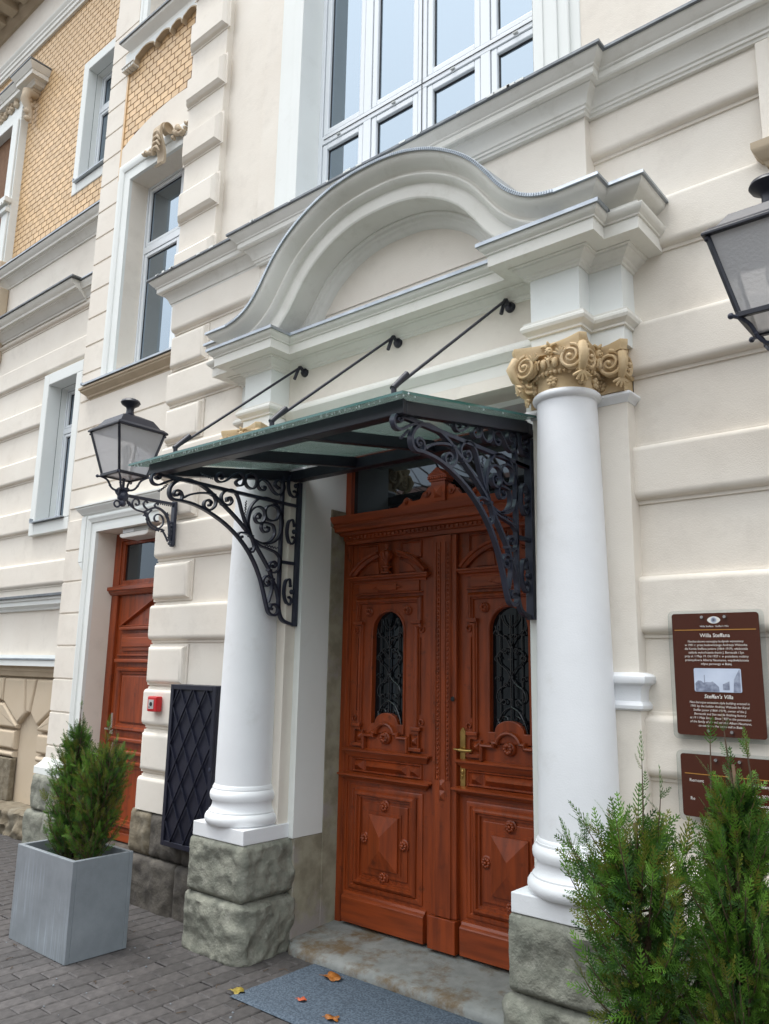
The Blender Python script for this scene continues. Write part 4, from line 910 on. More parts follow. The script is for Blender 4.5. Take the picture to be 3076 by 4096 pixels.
for ci, cx in enumerate((-3.815, -1.63)):
    cy = 3.25; px = cx
    b = MB(); prof = shaftprof(.905, 2.822, .172, .138) + [(.140,2.828),(.149,2.832),(.157,2.840),(.160,2.850),(.157,2.860),(.149,2.868),(.10,2.869)]
    b.lathe([(.180,.888),(.180,.897),(.174,.905)] + prof, (cx, cy, 0), 56); part(b, 'column_shaft', M['white'], smooth=True, angle=40)
    b = MB(); b.lathe([(.12,.684),(.208,.686),(.218,.698),(.222,.714),(.220,.730),(.211,.744),(.200,.750),(.200,.758),(.191,.768),(.182,.786),(.180,.804),(.186,.818),(.192,.820),(.197,.832),(.199,.846),(.197,.860),(.189,.873),(.184,.878),(.184,.888),(.174,.8885)], (cx, cy, 0), 56)
    cb = part(b, 'column_base', M['white'], smooth=True, angle=40)
    b = MB(); b.box(px-.232, px+.228, 3.07, 3.42, .604, .684); part(b, 'plinth_block', M['white'], cb, bevel=.004)
    capital(cx, cy)
    # pilaster behind, with wrapped mouldings
    x0, x1 = (-4.09, -3.603) if ci == 0 else (-1.862, -1.372)
    b = MB(); b.box(x0, x1, 3.335, 3.45, .602, 2.83); part(b, 'pilaster', M['cream'], bevel=.004)
    pp = [(x1,3.42),(x1,3.335),(x0,3.335),(x0,3.42)]
    pb_ = [(x1,3.42),(x1,3.335),(cx,3.335)] if ci else [(cx,3.335),(x0,3.335),(x0,3.42)]
    b = MB(); b.sweep(pp, [(-.01,2.815),(.005,2.818),(.012,2.830),(.024,2.838),(.03,2.848),(.028,2.858),(.015,2.866),(-.01,2.868)], HZ); part(b, 'astragal', M['white'], smooth=True, angle=40)
    b = MB(); b.sweep(pb_, [(-.01,1.435),(.008,1.437),(.018,1.445),(.020,1.458),(.014,1.470),(.005,1.476),(.004,1.488),(.006,1.52),(.012,1.532),(.014,1.54),(.024,1.545),(.036,1.552),(.041,1.566),(.038,1.580),(.028,1.589),(.012,1.594),(-.01,1.600)], HZ); part(b, 'pilaster_band', M['white'], smooth=True, angle=35)
    # pilaster capital
    for (cxx, sgn) in (((x1-.115), 1), ((x0+.115), -1)):
        b = MB(); xi = cxx-.125 if sgn > 0 else x0+.005; xa, xb = (cxx-.10, x1-.004) if sgn > 0 else (x0+.004, cxx+.10)
        b.box(xa, xb, 3.315, 3.42, 2.868, 2.95); b.box(xa, xb+.006*sgn, 3.30, 3.42, 2.951, 3.042)
        for k in range(7): b.ball((xa+.012+(xb-xa-.02)*k/6, 3.312, 2.946), .012, n=6)
        for k in range(5): b.ball((xa+.02+(xb-xa-.04)*k/4, 3.296, 2.985), .017, .017, .026, 8)
        if sgn > 0:
            for k in range(4): b.ball((xb+.004, 3.33+.025*k, 2.946), .012, n=6)
        roset(b, (cxx+.0, 3.312, 2.908), .030, (0,-1,0))
        leafclump(b, (cxx-.02*sgn, 3.285, 3.0), (0,-1,0), .035, 5)
        xc = x1-.045 if sgn > 0 else x0+.045
        spiral(b, (xc, 3.265, 2.988), .060, (.1*sgn,-1,0), hand=-sgn); spiral(b, (xc+.052*sgn, 3.325, 2.988), .058, (sgn,0,0), hand=sgn)
        q = Vector((sgn,-1,0)).normalized(); c0 = Vector((xc+.035*sgn, 3.29, 2.985)); b.tube([c0-q*.02+Vector((0,0,.055)), c0+q*.035+Vector((0,0,.045)), c0+q*.05, c0+q*.03+Vector((0,0,-.05)), c0-q*.01+Vector((0,0,-.085))], [.014,.021,.023,.019,.008], 8)
        leafclump(b, c0+q*.02+Vector((0,0,-.07)), q, -.04, 5)
        pc = part(b, 'pilaster_capital', M['ochre'], smooth=True, angle=45)
        b = MB(); abacus(b, cxx+.0*sgn, 3.37, .162, .135, 3.040, 3.087); part(b, 'abacus', M['ochre'], pc, smooth=True, angle=40)
    # rock-faced pedestal, two courses
    sx0, sx1 = px-.238, px+.235
    b = MB(); rock(b, sx0, sx1, 3.068, 3.46, .302, .603, amp=.036, seed=1+ci*5); part(b, 'pedestal_stone', M['stone'], smooth=True, angle=60)
    b = MB(); rock(b, sx0-.012, sx1+.006, 3.062, 3.46, -.03, .298, amp=.048, seed=2+ci*5); part(b, 'pedestal_stone', M['stone'], smooth=True, angle=60)
# plinth stones of the pier, wall and bay
k = 0
def stones(lst, mt, y0, y1, amp=.035):
    global k
    for (x0, x1, z0, z1) in lst:
        k += 1; b = MB(); rock(b, x0, x1, y0, y1, z0, z1, amp=amp, seed=k*1.7, step=.022); part(b, 'plinth_stone', M[mt], smooth=True, angle=60)
stones([(-5.10,-4.86,.315,.598)], 'stone3', 3.33, 3.75); stones([(-4.85,-4.50,.315,.598),(-4.49,-4.0,.315,.598)], 'stone2', 3.33, 3.6)
stones([(-5.12,-4.53,-.05,.31),(-4.52,-4.0,-.05,.31)], 'stone2', 3.31, 3.6, .03)
stones([(-7.20,-6.80,.30,.60)], 'stone', 3.66, 4.1); stones([(-7.24,-6.93,-.05,.295),(-6.92,-6.63,-.05,.295)], 'stone', 3.64, 4.1, .03); stones([(-6.79,-6.62,.30,.60)], 'stone3', 3.66, 4.1)
stones([(-8.1,-7.23,-.05,.225)], 'stone3', 3.74, 4.2, .09); stones([(-9.2,-8.12,-.05,.225),(-10.6,-9.22,-.05,.225)], 'stone3', 3.74, 4.2, .07)
b = MB(); b.box(-9.6, NX0-.02, WY-.04, WY+.02, .225, .63); part(b, 'base_plate', M['stone3'], bevel=.01)
stones([(-1.39,-.6,.31,.603),(-.59,.4,.31,.603),(.41,1.6,.31,.603),(-1.39,-.2,-.05,.305),(-.19,1.6,-.05,.305)], 'stone', 3.34, 3.6)
# ---- worn stone step
b = MB(); nx, ny = 60, 16; x0s, x1s, y0s, y1s = -3.55, -1.90, 3.365, 3.90
rows = []
for j in range(ny+3):
    for i in range(nx+1):
        x = x0s+(x1s-x0s)*i/nx
        wob = .010*noise.noise(Vector((x*5,0,3)))+.006*noise.noise(Vector((x*17,0,3)))
        cor = .05*max(0, 1-(x-x0s)/.06)**2
        if j == 0: y, z = y0s+wob+cor, -.02
        elif j == 1: y, z = y0s+wob+cor-.002, .022
        elif j == 2: y, z = y0s+wob+cor+.012, .043
        else:
            t = (j-2)/ny; y = y0s+.02+(y1s-y0s-.02)*t; z = .050+.038*t+.004*noise.noise(Vector((x*4,y*6,0)))
        b.v.append((x, y, z))
for j in range(ny+2):
    for i in range(nx): q = j*(nx+1)+i; b.f.append((q, q+1, q+nx+2, q+nx+1)); b.m.append(0)
part(b, 'door_step', M['step'], smooth=True, angle=50)

# ================================================================ MAIN DOOR (part of the villa)
PC = -2.71
b = MB(); b.box(-3.552, -3.505, 3.795, 3.86, .06, 3.0); b.box(-1.945, -1.915, 3.795, 3.86, .06, 3.0); b.box(-3.5515, -1.93, 3.80, 3.86, 2.44, 2.47); b.box(-3.5515, -1.93, 3.79, 3.86, 2.93, 2.995)
frame = part(b, 'double_door', M['wood'], bevel=.004)
b = MB(); b.box(-3.505, -1.93, 3.83, 3.845, 2.5, 2.94); part(b, 'transom_pane', M['pane3'], frame)
# transom beam (carved entablature) and its crest
b = MB(); EP = [(-1.90,3.80),(-1.90,3.77),(-3.50,3.77),(-3.50,3.86)]
b.sweep(EP, [(-.02,2.385),(.005,2.387),(.008,2.41),(.02,2.415),(.02,2.44),(.035,2.445),(.045,2.462),(.075,2.468),(.078,2.485),(.092,2.50),(.092,2.512),(.105,2.52),(.118,2.545),(.120,2.562),(.06,2.572),(-.02,2.58)], HZ); part(b, 'transom_beam', M['woodh'], frame, smooth=True, angle=30)
b = MB()
for i in range(50): b.box(-3.49+i*.0325, -3.474+i*.0325, 3.742, 3.752, 2.420, 2.438)
part(b, 'dentil', M['woodh'], frame)['kind'] = 'stuff'
b = MB(); cp = [(-3.03,2.575),(-3.03,2.585),(-3.0,2.60),(-2.985,2.625),(-2.965,2.635),(-2.945,2.625),(-2.935,2.61),(-2.90,2.605),(-2.86,2.61),(-2.845,2.635),(-2.835,2.65),(-2.815,2.655)]
cp += [(-2.80,2.675),(-2.775,2.68),(-2.765,2.66)]
full = cp + [(2*PC-x, z) for x, z in cp[::-1]]
b.poly([(x, z) for x, z in full], 3.715, 3.745); b.box(PC-.052, PC+.052, 3.695, 3.76, 2.575, 2.70); b.box(PC-.062, PC+.062, 3.688, 3.765, 2.70, 2.712); b.box(PC-.07, PC+.07, 3.683, 3.768, 2.712, 2.728)
b.poly([(PC-.072,2.728),(PC+.072,2.728),(PC,2.785)], 3.680, 3.77)
for i in range(5): b.poly([(PC-.060+.012*i,2.738+.008*i),(PC+.060-.012*i,2.738+.008*i),(PC+.056-.012*i,2.744+.008*i),(PC-.056+.012*i,2.744+.008*i)], 3.674, 3.682)
for i in range(8): b.box(PC-.062+i*.0165, PC-.053+i*.0165, 3.676, 3.690, 2.713, 2.726)
for sx in (-1, 1):
    b.tube([(PC+sx*.09+.024*cos(a)*(1-.06*i), 3.712, 2.635+.024*sin(a)*(1-.06*i)) for i, a in enumerate([pi*.33*j for j in range(11)])], .006, 6); b.ball((PC+sx*.255,3.712,2.607),.017,n=8)
b.add([(PC-.03,3.693,2.60),(PC+.03,3.693,2.60),(PC+.03,3.693,2.67),(PC-.03,3.693,2.67),(PC,3.675,2.625)], [(0,1,4),(1,2,4),(2,3,4),(3,0,4)])
part(b, 'carved_crest', M['woodh'], frame, bevel=.002)
def leaf(cx, sg):
    """one carved door leaf, cx = centre of its panels"""
    Y = 3.80; x0, x1 = cx-.345, cx+.345
    if sg < 0: x1 = -2.672
    else: x0 = -2.668
    gz0, gz1, gr = 1.262, 1.945, .125
    b = MB()
    # slab with arched opening: build as strips round the glass
    n = 14; ar = [(cx+gr*cos(pi-pi*i/n), gz1-gr+gr*1.0*sin(pi*i/n)) for i in range(n+1)]
    b.box(x0, x1, Y, Y+.04, .10, gz0-.01); b.box(x0, cx-gr, Y, Y+.04, gz0-.01, gz1-gr); b.box(cx+gr, x1, Y, Y+.04, gz0-.01, gz1-gr); b.box(x0, x1, Y, Y+.04, gz1+.0, 2.44)
    L = [(x0, gz1-gr)] + ar[:n//2+1] + [(cx, gz1), (x0, gz1)]; b.poly([(x0,gz1-gr)]+ar[:n//2]+[(cx-.0001,gz1-.0001),(x0,gz1-.0001)], Y, Y+.04); b.poly([(cx+.0001,gz1-.0001)]+ar[n//2+1:]+[(x1,gz1-gr),(x1,gz1-.0001)], Y, Y+.04)
    lf = part(b, 'door_leaf', M['wood'], frame)
    b = MB(); b.box(cx-gr-.02, cx+gr+.02, Y+.030, Y+.036, 1.2, gz1+.02); part(b, 'door_pane', M['pane2'], frame)
    # all carved mouldings
    def W(bm, nm, mt='wood', **kw): return part(bm, nm, M[mt], frame, **kw)
    # kick board
    b = MB(); b.sweep([(cx+.310,Y),(cx-.310,Y)], [(-.01,.098),(.034,.10),(.036,.235),(.030,.243),(.018,.25),(.012,.262),(.006,.266),(-.01,.27)], HZ, capends=True); W(b, 'kick_board', 'woodh', smooth=True, angle=30)
    # lower panel
    def rectm(xa, xb, za, zb, y, w, d, nm='panel_moulding'):
        b = MB(); b.sweep([(xa+w,za+w),(xa+w,zb-w),(xb-w,zb-w),(xb-w,za+w)], [(0,0),(.003,d*.4),(w*.3,d*.45),(w*.42,d*.95),(w*.62,d),(w*.85,d*.75),(w,d*.4),(w,0)], VX(y), closed=True); W(b, nm, smooth=True, angle=28)
    rectm(cx-.282, cx+.282, .285, .885, Y, .045, .014)
    rectm(cx-.238, cx+.238, .318, .862, Y, .048, .030)
    b = MB()
    pts = []   # fielded panel with round notches that hold the flowers
    hw, z0, z1, nr = .175, .385, .795, .034
    def notch(px, pz, a0, a1, m=6): return [(px+nr*cos(radians(a0+(a1-a0)*i/m)), pz+nr*sin(radians(a0+(a1-a0)*i/m))) for i in range(m+1)]
    cz = (z0+z1)/2
    b.box(cx-hw, cx+hw, Y-.008, Y+.001, z0, z1)
    W(b, 'door_panel', bevel=.004)
    b = MB(); px0, px1, pz0, pz1 = cx-.112, cx+.112, .430, .730
    b.box(px0-.018, px1+.018, Y-.013, Y-.0085, pz0-.018, pz1+.018); b.v += [(px0,Y-.0135,pz0),(px1,Y-.0135,pz0),(px1,Y-.0135,pz1),(px0,Y-.0135,pz1),(px0,Y-.026,pz0),(px1,Y-.026,pz0),(px1,Y-.026,pz1),(px0,Y-.026,pz1),(cx,Y-.058,pz0+.115),(cx,Y-.058,pz1-.115)]
    q = len(b.v)-10
    for f in [(0,1,5,4),(1,2,6,5),(2,3,7,6),(3,0,4,7),(4,5,8),(5,6,9,8),(6,7,9),(7,4,8,9)]: b.f.append(tuple(q+i for i in f)); b.m.append(0)
    W(b, 'diamond_boss')
    for (dx, zz) in ((0,.785),(-.150,.585),(.150,.585),(0,.388)):
        b = MB(); b.lathe([(.001,-.014),(.030,-.014),(.036,-.010),(.037,0)], (cx+dx, Y, zz), 20, axis='y')
        for i in range(8): a = 2*pi*i/8; b.ball((cx+dx+.018*cos(a), Y-.017, zz+.018*sin(a)), .011, .012, .011, 8)
        b.ball((cx+dx, Y-.026, zz), .010, n=8); W(b, 'carved_flower', smooth=True, angle=50)
    # waist ledges
    b = MB()
    for (zz, d) in ((.915, .055), (1.062, .040)):
        b.sweep([(cx+.300,Y+.01),(cx+.300,Y),(cx-.300,Y),(cx-.300,Y+.01)], [(-.005,zz-.012),(.010,zz-.010),(.014,zz),(d*.6,zz+.010),(d*.75,zz+.022),(d,zz+.026),(d,zz+.036),(d*.4,zz+.044),(-.005,zz+.046)], HZ)
    W(b, 'waist_ledge', 'woodh', smooth=True, angle=28)
    rectm(cx-.275, cx+.275, .962, 1.048, Y, .014, .012)
    for (xa, xb) in ((-.255,-.180),(.180,.255),(-.165,.165)):
        b = MB(); za, zb = .975, 1.035; hh = (zb-za)/2; xa += cx; xb += cx
        b.add([(xa,Y,za),(xb,Y,za),(xb,Y,zb),(xa,Y,zb),(xa+hh,Y-.030,za+hh),(xb-hh,Y-.030,za+hh)], [(0,1,5,4),(1,2,5),(2,3,4,5),(3,0,4)]); W(b, 'gem_boss')
    # eared frame around the glass
    prof = [(0,0),(.004,.012),(.010,.013),(.014,.022),(.024,.024),(.032,.018),(.038,.010),(.042,0)]
    E = [(cx-.185,1.120),(cx-.185,1.235),(cx-.205,1.235),(cx-.205,1.86),(cx-.225,1.86),(cx-.225,1.995),(cx+.225,1.995),(cx+.225,1.86),(cx+.205,1.86),(cx+.205,1.235),(cx+.185,1.235),(cx+.185,1.120)]
    b = MB(); b.sweep([(cx-.200,1.250),(cx-.200,1.872),(cx-.228,1.872),(cx-.228,1.992),(cx+.228,1.992),(cx+.228,1.872),(cx+.200,1.872),(cx+.200,1.250)], prof, VX(Y)); W(b, 'eared_moulding', smooth=True, angle=28)
    b = MB()
    for s in (-1, 1):
        b.box(cx+s*.198, cx+s*.268, Y-.030, Y, 1.862, 1.884); b.box(cx+s*.198, cx+s*.272, Y-.030, Y, 1.236, 1.256); b.box(cx+s*.205, cx+s*.255, Y-.018, Y, 1.215, 1.236)
        b.box(cx+s*.185, cx+s*.275, Y-.026, Y, 1.118, 1.138)
        zz = 1.176; b.add([(cx+s*.215-.025,Y,zz-.028),(cx+s*.215+.025,Y,zz-.028),(cx+s*.215+.025,Y,zz+.028),(cx+s*.215-.025,Y,zz+.028),(cx+s*.215,Y-.028,zz)], [(0,1,4),(1,2,4),(2,3,4),(3,0,4)])
        b.box(cx+s*.178, cx+s*.186, Y-.02, Y, 1.138, 1.215); b.box(cx+s*.248, cx+s*.256, Y-.02, Y, 1.138, 1.215)
        # hanging scrolls at the ears
        for (zc, dr) in ((1.825, -1), (1.285, 1)):
            b.tube([(cx+s*.262+.020*cos(a)*s*(1-.05*i), Y-.006, zc+.020*dr*sin(a)*(1-.05*i)) for i, a in enumerate([-.9+.5*j for j in range(12)])], .006, 6)
        b.box(cx+s*.247, cx+s*.254, Y-.009, Y, 1.33, 1.78)
    b.each('ear_block', M['wood'], frame, bevel=.003)
    b = MB(); ap = [(cx-gr-.002,gz0-.01)]+[(x, z) for x, z in ar]+[(cx+gr+.002,gz0-.01)]
    b.sweep(ap, [(-.002,-.03),(-.002,.006),(.004,.010),(.010,.008),(.014,0)], VX(Y)); W(b, 'arch_bead', smooth=True, angle=40)
    for s in (-1, 1):
        b = MB(); b.lathe([(.001,-.014),(.024,-.014),(.030,-.008),(.031,0)], (cx+s*.155, Y, 1.945), 18, axis='y')
        for i in range(6): a = 2*pi*i/6; b.ball((cx+s*.155+.015*cos(a), Y-.016, 1.945+.015*sin(a)), .010, .011, .010, 8)
        W(b, 'carved_flower', smooth=True, angle=50)
    # bottom arch of the glass with its medallion
    bt = [(cx-gr-.012,1.205),(cx-gr-.012,1.262),(cx-.095,1.262)] + [(cx+.092*cos(pi-pi*i/10), 1.265+.062*sin(pi*i/10)) for i in range(11)] + [(cx+.095,1.262),(cx+gr+.012,1.262),(cx+gr+.012,1.205)]
    b = MB(); b.poly(bt, Y-.012, Y+.03); W(b, 'arched_sill', bevel=.004)
    mp = [(cx-.160,1.105),(cx-.160,1.175),(cx-.085,1.175),(cx-.085,1.195)] + [(cx+.062*cos(pi-pi*i/10), 1.195+.055*sin(pi*i/10)) for i in range(11)] + [(cx+.085,1.195),(cx+.085,1.175),(cx+.160,1.175),(cx+.160,1.105)]
    b = MB(); b.sweep(mp, [(0,0),(.003,.026),(.010,.034),(.018,.030),(.024,.014),(.026,0)], VX(Y-.003)); W(b, 'arched_moulding', smooth=True, angle=30)
    b = MB(); b.lathe([(.001,-.026),(.030,-.026),(.038,-.018),(.040,0)], (cx, Y, 1.180), 22, axis='y')
    for i in range(8): a = 2*pi*i/8; b.ball((cx+.020*cos(a), Y-.028, 1.180+.020*sin(a)), .012, .012, .012, 8)
    W(b, 'carved_flower', smooth=True, angle=50)
    # upper lines, cartouche, ledge, segmental pediment with urn
    b = MB(); b.box(cx-.272, cx+.272, Y-.022, Y, 2.050, 2.060); b.box(cx-.245, cx+.245, Y-.012, Y, 2.061, 2.127)
    b.box(cx-.075, cx+.075, Y-.026, Y-.012, 2.075, 2.112); b.poly([(cx-.075,2.083),(cx-.105,2.0935),(cx-.075,2.104)], Y-.022, Y-.012); b.poly([(cx+.075,2.083),(cx+.105,2.0935),(cx+.075,2.104)], Y-.022, Y-.012)
    for s in (-1, 1): b.poly([(cx+s*.10,2.085),(cx+s*.125,2.0935),(cx+s*.10,2.102)], Y-.02, Y-.012)
    W(b, 'cartouche', 'woodh', bevel=.004)
    b = MB(); b.sweep([(cx+.285,Y+.01),(cx+.285,Y),(cx-.285,Y),(cx-.285,Y+.01)], [(-.005,2.125),(.008,2.126),(.012,2.138),(.030,2.146),(.036,2.156),(.046,2.160),(.046,2.170),(-.005,2.178)], HZ); W(b, 'pediment_ledge', 'woodh', smooth=True, angle=28)
    R = .40; zc = 2.325-R; a0 = math.asin(.305/R)
    for s in (-1, 1):
        pts = [(cx+s*R*sin(a0-(a0-.20)*i/10), zc+R*cos(a0-(a0-.20)*i/10)-.0) for i in range(11)]
        if s > 0: pts = pts[::-1]
        b = MB(); b.sweep(pts, [(-.030,0),(-.028,.020),(-.018,.026),(-.010,.030),(-.006,.040),(.006,.046),(.008,.030),(.008,0)], VX(Y)); W(b, 'segmental_pediment', smooth=True, angle=28)
        rectm(cx+(s*.175)-.085, cx+(s*.175)+.085, 2.265, 2.375, Y, .014, .014)
        b = MB(); b.poly([(cx+s*.08,2.182),(cx+s*.215,2.182),(cx+s*.17,2.23),(cx+s*.09,2.265)], Y-.008, Y+.001); W(b, 'door_panel', bevel=.003)
    b = MB(); b.lathe([(.036,0),(.036,.008),(.022,.016),(.020,.030),(.034,.036),(.034,.044),(.020,.052),(.014,.066),(.018,.078),(.036,.098),(.043,.118),(.040,.136),(.026,.146),(.010,.152),(.008,.168),(.014,.178),(.012,.188),(.001,.194)], (cx, Y-.03, 2.178), 22)
    for i in range(10): a = 2*pi*i/10; b.tube([(cx+.034*cos(a),Y-.03+.034*sin(a),2.27),(cx+.044*cos(a),Y-.03+.044*sin(a),2.296),(cx+.034*cos(a),Y-.03+.034*sin(a),2.318)], [.004,.007,.004], 5)
    W(b, 'carved_urn', smooth=True, angle=50)
    b = MB()
    for xx in (cx-.318, cx+.318):
        if (sg > 0 and xx < cx) or (sg < 0 and xx > cx): continue
        b.box(xx-.008, xx+.008, Y-.006, Y, .12, 2.38)
    W(b, 'stile_bead')
    # wrought grille before the pane
    b = MB(); yg = Y+.012
    def S(pts, r=.0042): b.tube([Vector((cx+p.x, yg, p.y)) for p in spline([Vector((x, z, 0)) for x, z in pts], 4)], r, 5)
    def curl(x, z, r, s, up=1): S([(x+s*r*cos(a)*(1-.09*i), z+up*r*sin(a)*(1-.09*i)) for i, a in enumerate([.75*j for j in range(9)])], .0038)
    for xx in (-.07, .07): b.box(cx+xx-.003, cx+xx+.003, yg+.005, yg+.010, 1.22, 1.90)
    b.box(cx-.0035, cx+.0035, yg, yg+.006, 1.3, 1.90)
    for s in (-1, 1):
        S([(0,1.56),(s*.03,1.60),(s*.07,1.63),(s*.085,1.67),(s*.06,1.70),(s*.035,1.68)]); S([(0,1.56),(s*.03,1.52),(s*.075,1.49),(s*.09,1.45),(s*.07,1.42),(s*.045,1.44)])
        S([(0,1.72),(s*.03,1.77),(s*.08,1.80),(s*.095,1.84)]); S([(s*.01,1.83),(s*.04,1.86),(s*.055,1.90)]); S([(0,1.40),(s*.05,1.37),(s*.085,1.31),(s*.10,1.26)])
        curl(s*.085,1.795,.022,s); curl(s*.03,1.775,.020,-s); curl(s*.035,1.70,.018,s); curl(s*.085,1.655,.022,-s); curl(s*.08,1.545,.018,s); curl(s*.03,1.515,.018,-s); curl(s*.045,1.33,.040,s,-1); curl(s*.045,1.42,.022,s)
    for zz in (1.56,1.655,1.44,1.72): b.box(cx-.016, cx+.016, yg-.003, yg+.003, zz-.004, zz+.004)
    W(b, 'wrought_grille', 'grille', smooth=True, angle=50)
leaf(PC-.452, -1); leaf(PC+.415, 1)
# central astragal with pearl strings
AX = -2.715
b = MB(); b.sweep([(AX+.088,3.80),(AX+.088,3.768),(AX+.055,3.768),(AX+.055,3.758),(AX-.055,3.758),(AX-.055,3.768),(AX-.080,3.768),(AX-.080,3.80)], [(0,.27),(0,2.38)], HZ)
b.box(AX-.092, AX+.092, 3.745, 3.80, .098, .265)
for xx in (-.034, .034): b.box(AX+xx-.018, AX+xx-.012, 3.752, 3.758, .98, 2.34); b.box(AX+xx+.012, AX+xx+.018, 3.752, 3.758, .98, 2.34)
part(b, 'astragal_post', M['wood'], frame, bevel=.003)
b = MB()
for xx in (-.034, .034):
    for i in range(50): b.ball((AX+xx, 3.756, .99+i*.0265), .0065, .006, .010, 6)
part(b, 'pearl', M['wood'], frame, smooth=True)['kind'] = 'stuff'
b = MB()
for zz in (.90, .955): b.add([(AX-.022,3.758,zz-.03),(AX+.022,3.758,zz-.03),(AX+.022,3.758,zz+.03),(AX-.022,3.758,zz+.03),(AX,3.738,zz)], [(0,1,4),(1,2,4),(2,3,4),(3,0,4)])
parts(b, 'gem_boss', M['wood'], frame)
# brass lever handle with long plate
hx = -2.598
b = MB(); b.poly([(hx-.016,.955),(hx-.010,.94),(hx,.932),(hx+.010,.94),(hx+.016,.955),(hx+.018,1.25),(hx+.010,1.265),(hx,1.275),(hx-.010,1.265),(hx-.018,1.25)], 3.789, 3.7995); b.ball((hx,3.786,1.035),.010,.006,.014,10); b.ball((hx,3.787,1.01),.004,.006,.012,8)
hp = part(b, 'handle_plate', M['brass'], frame, bevel=.002)
b = MB(); b.lathe([(.015,0),(.015,-.012),(.009,-.018),(.009,-.045)], (hx, 3.789, 1.155), 14, axis='y'); b.tube(spline([Vector((hx-.028,3.745,1.158)), Vector((hx,3.742,1.157)), Vector((hx+.04,3.745,1.154)), Vector((hx+.085,3.752,1.156))], 4), [.006]*5+[.009]*5+[.008]*3, 8); part(b, 'door_handle', M['brass'], frame, smooth=True, angle=50)
b = MB(); b.lathe([(.001,-.002),(.011,-.002),(.014,0)], (-2.645, 3.757, 1.43), 12, axis='y'); part(b, 'lock_hole', M['black'], frame)
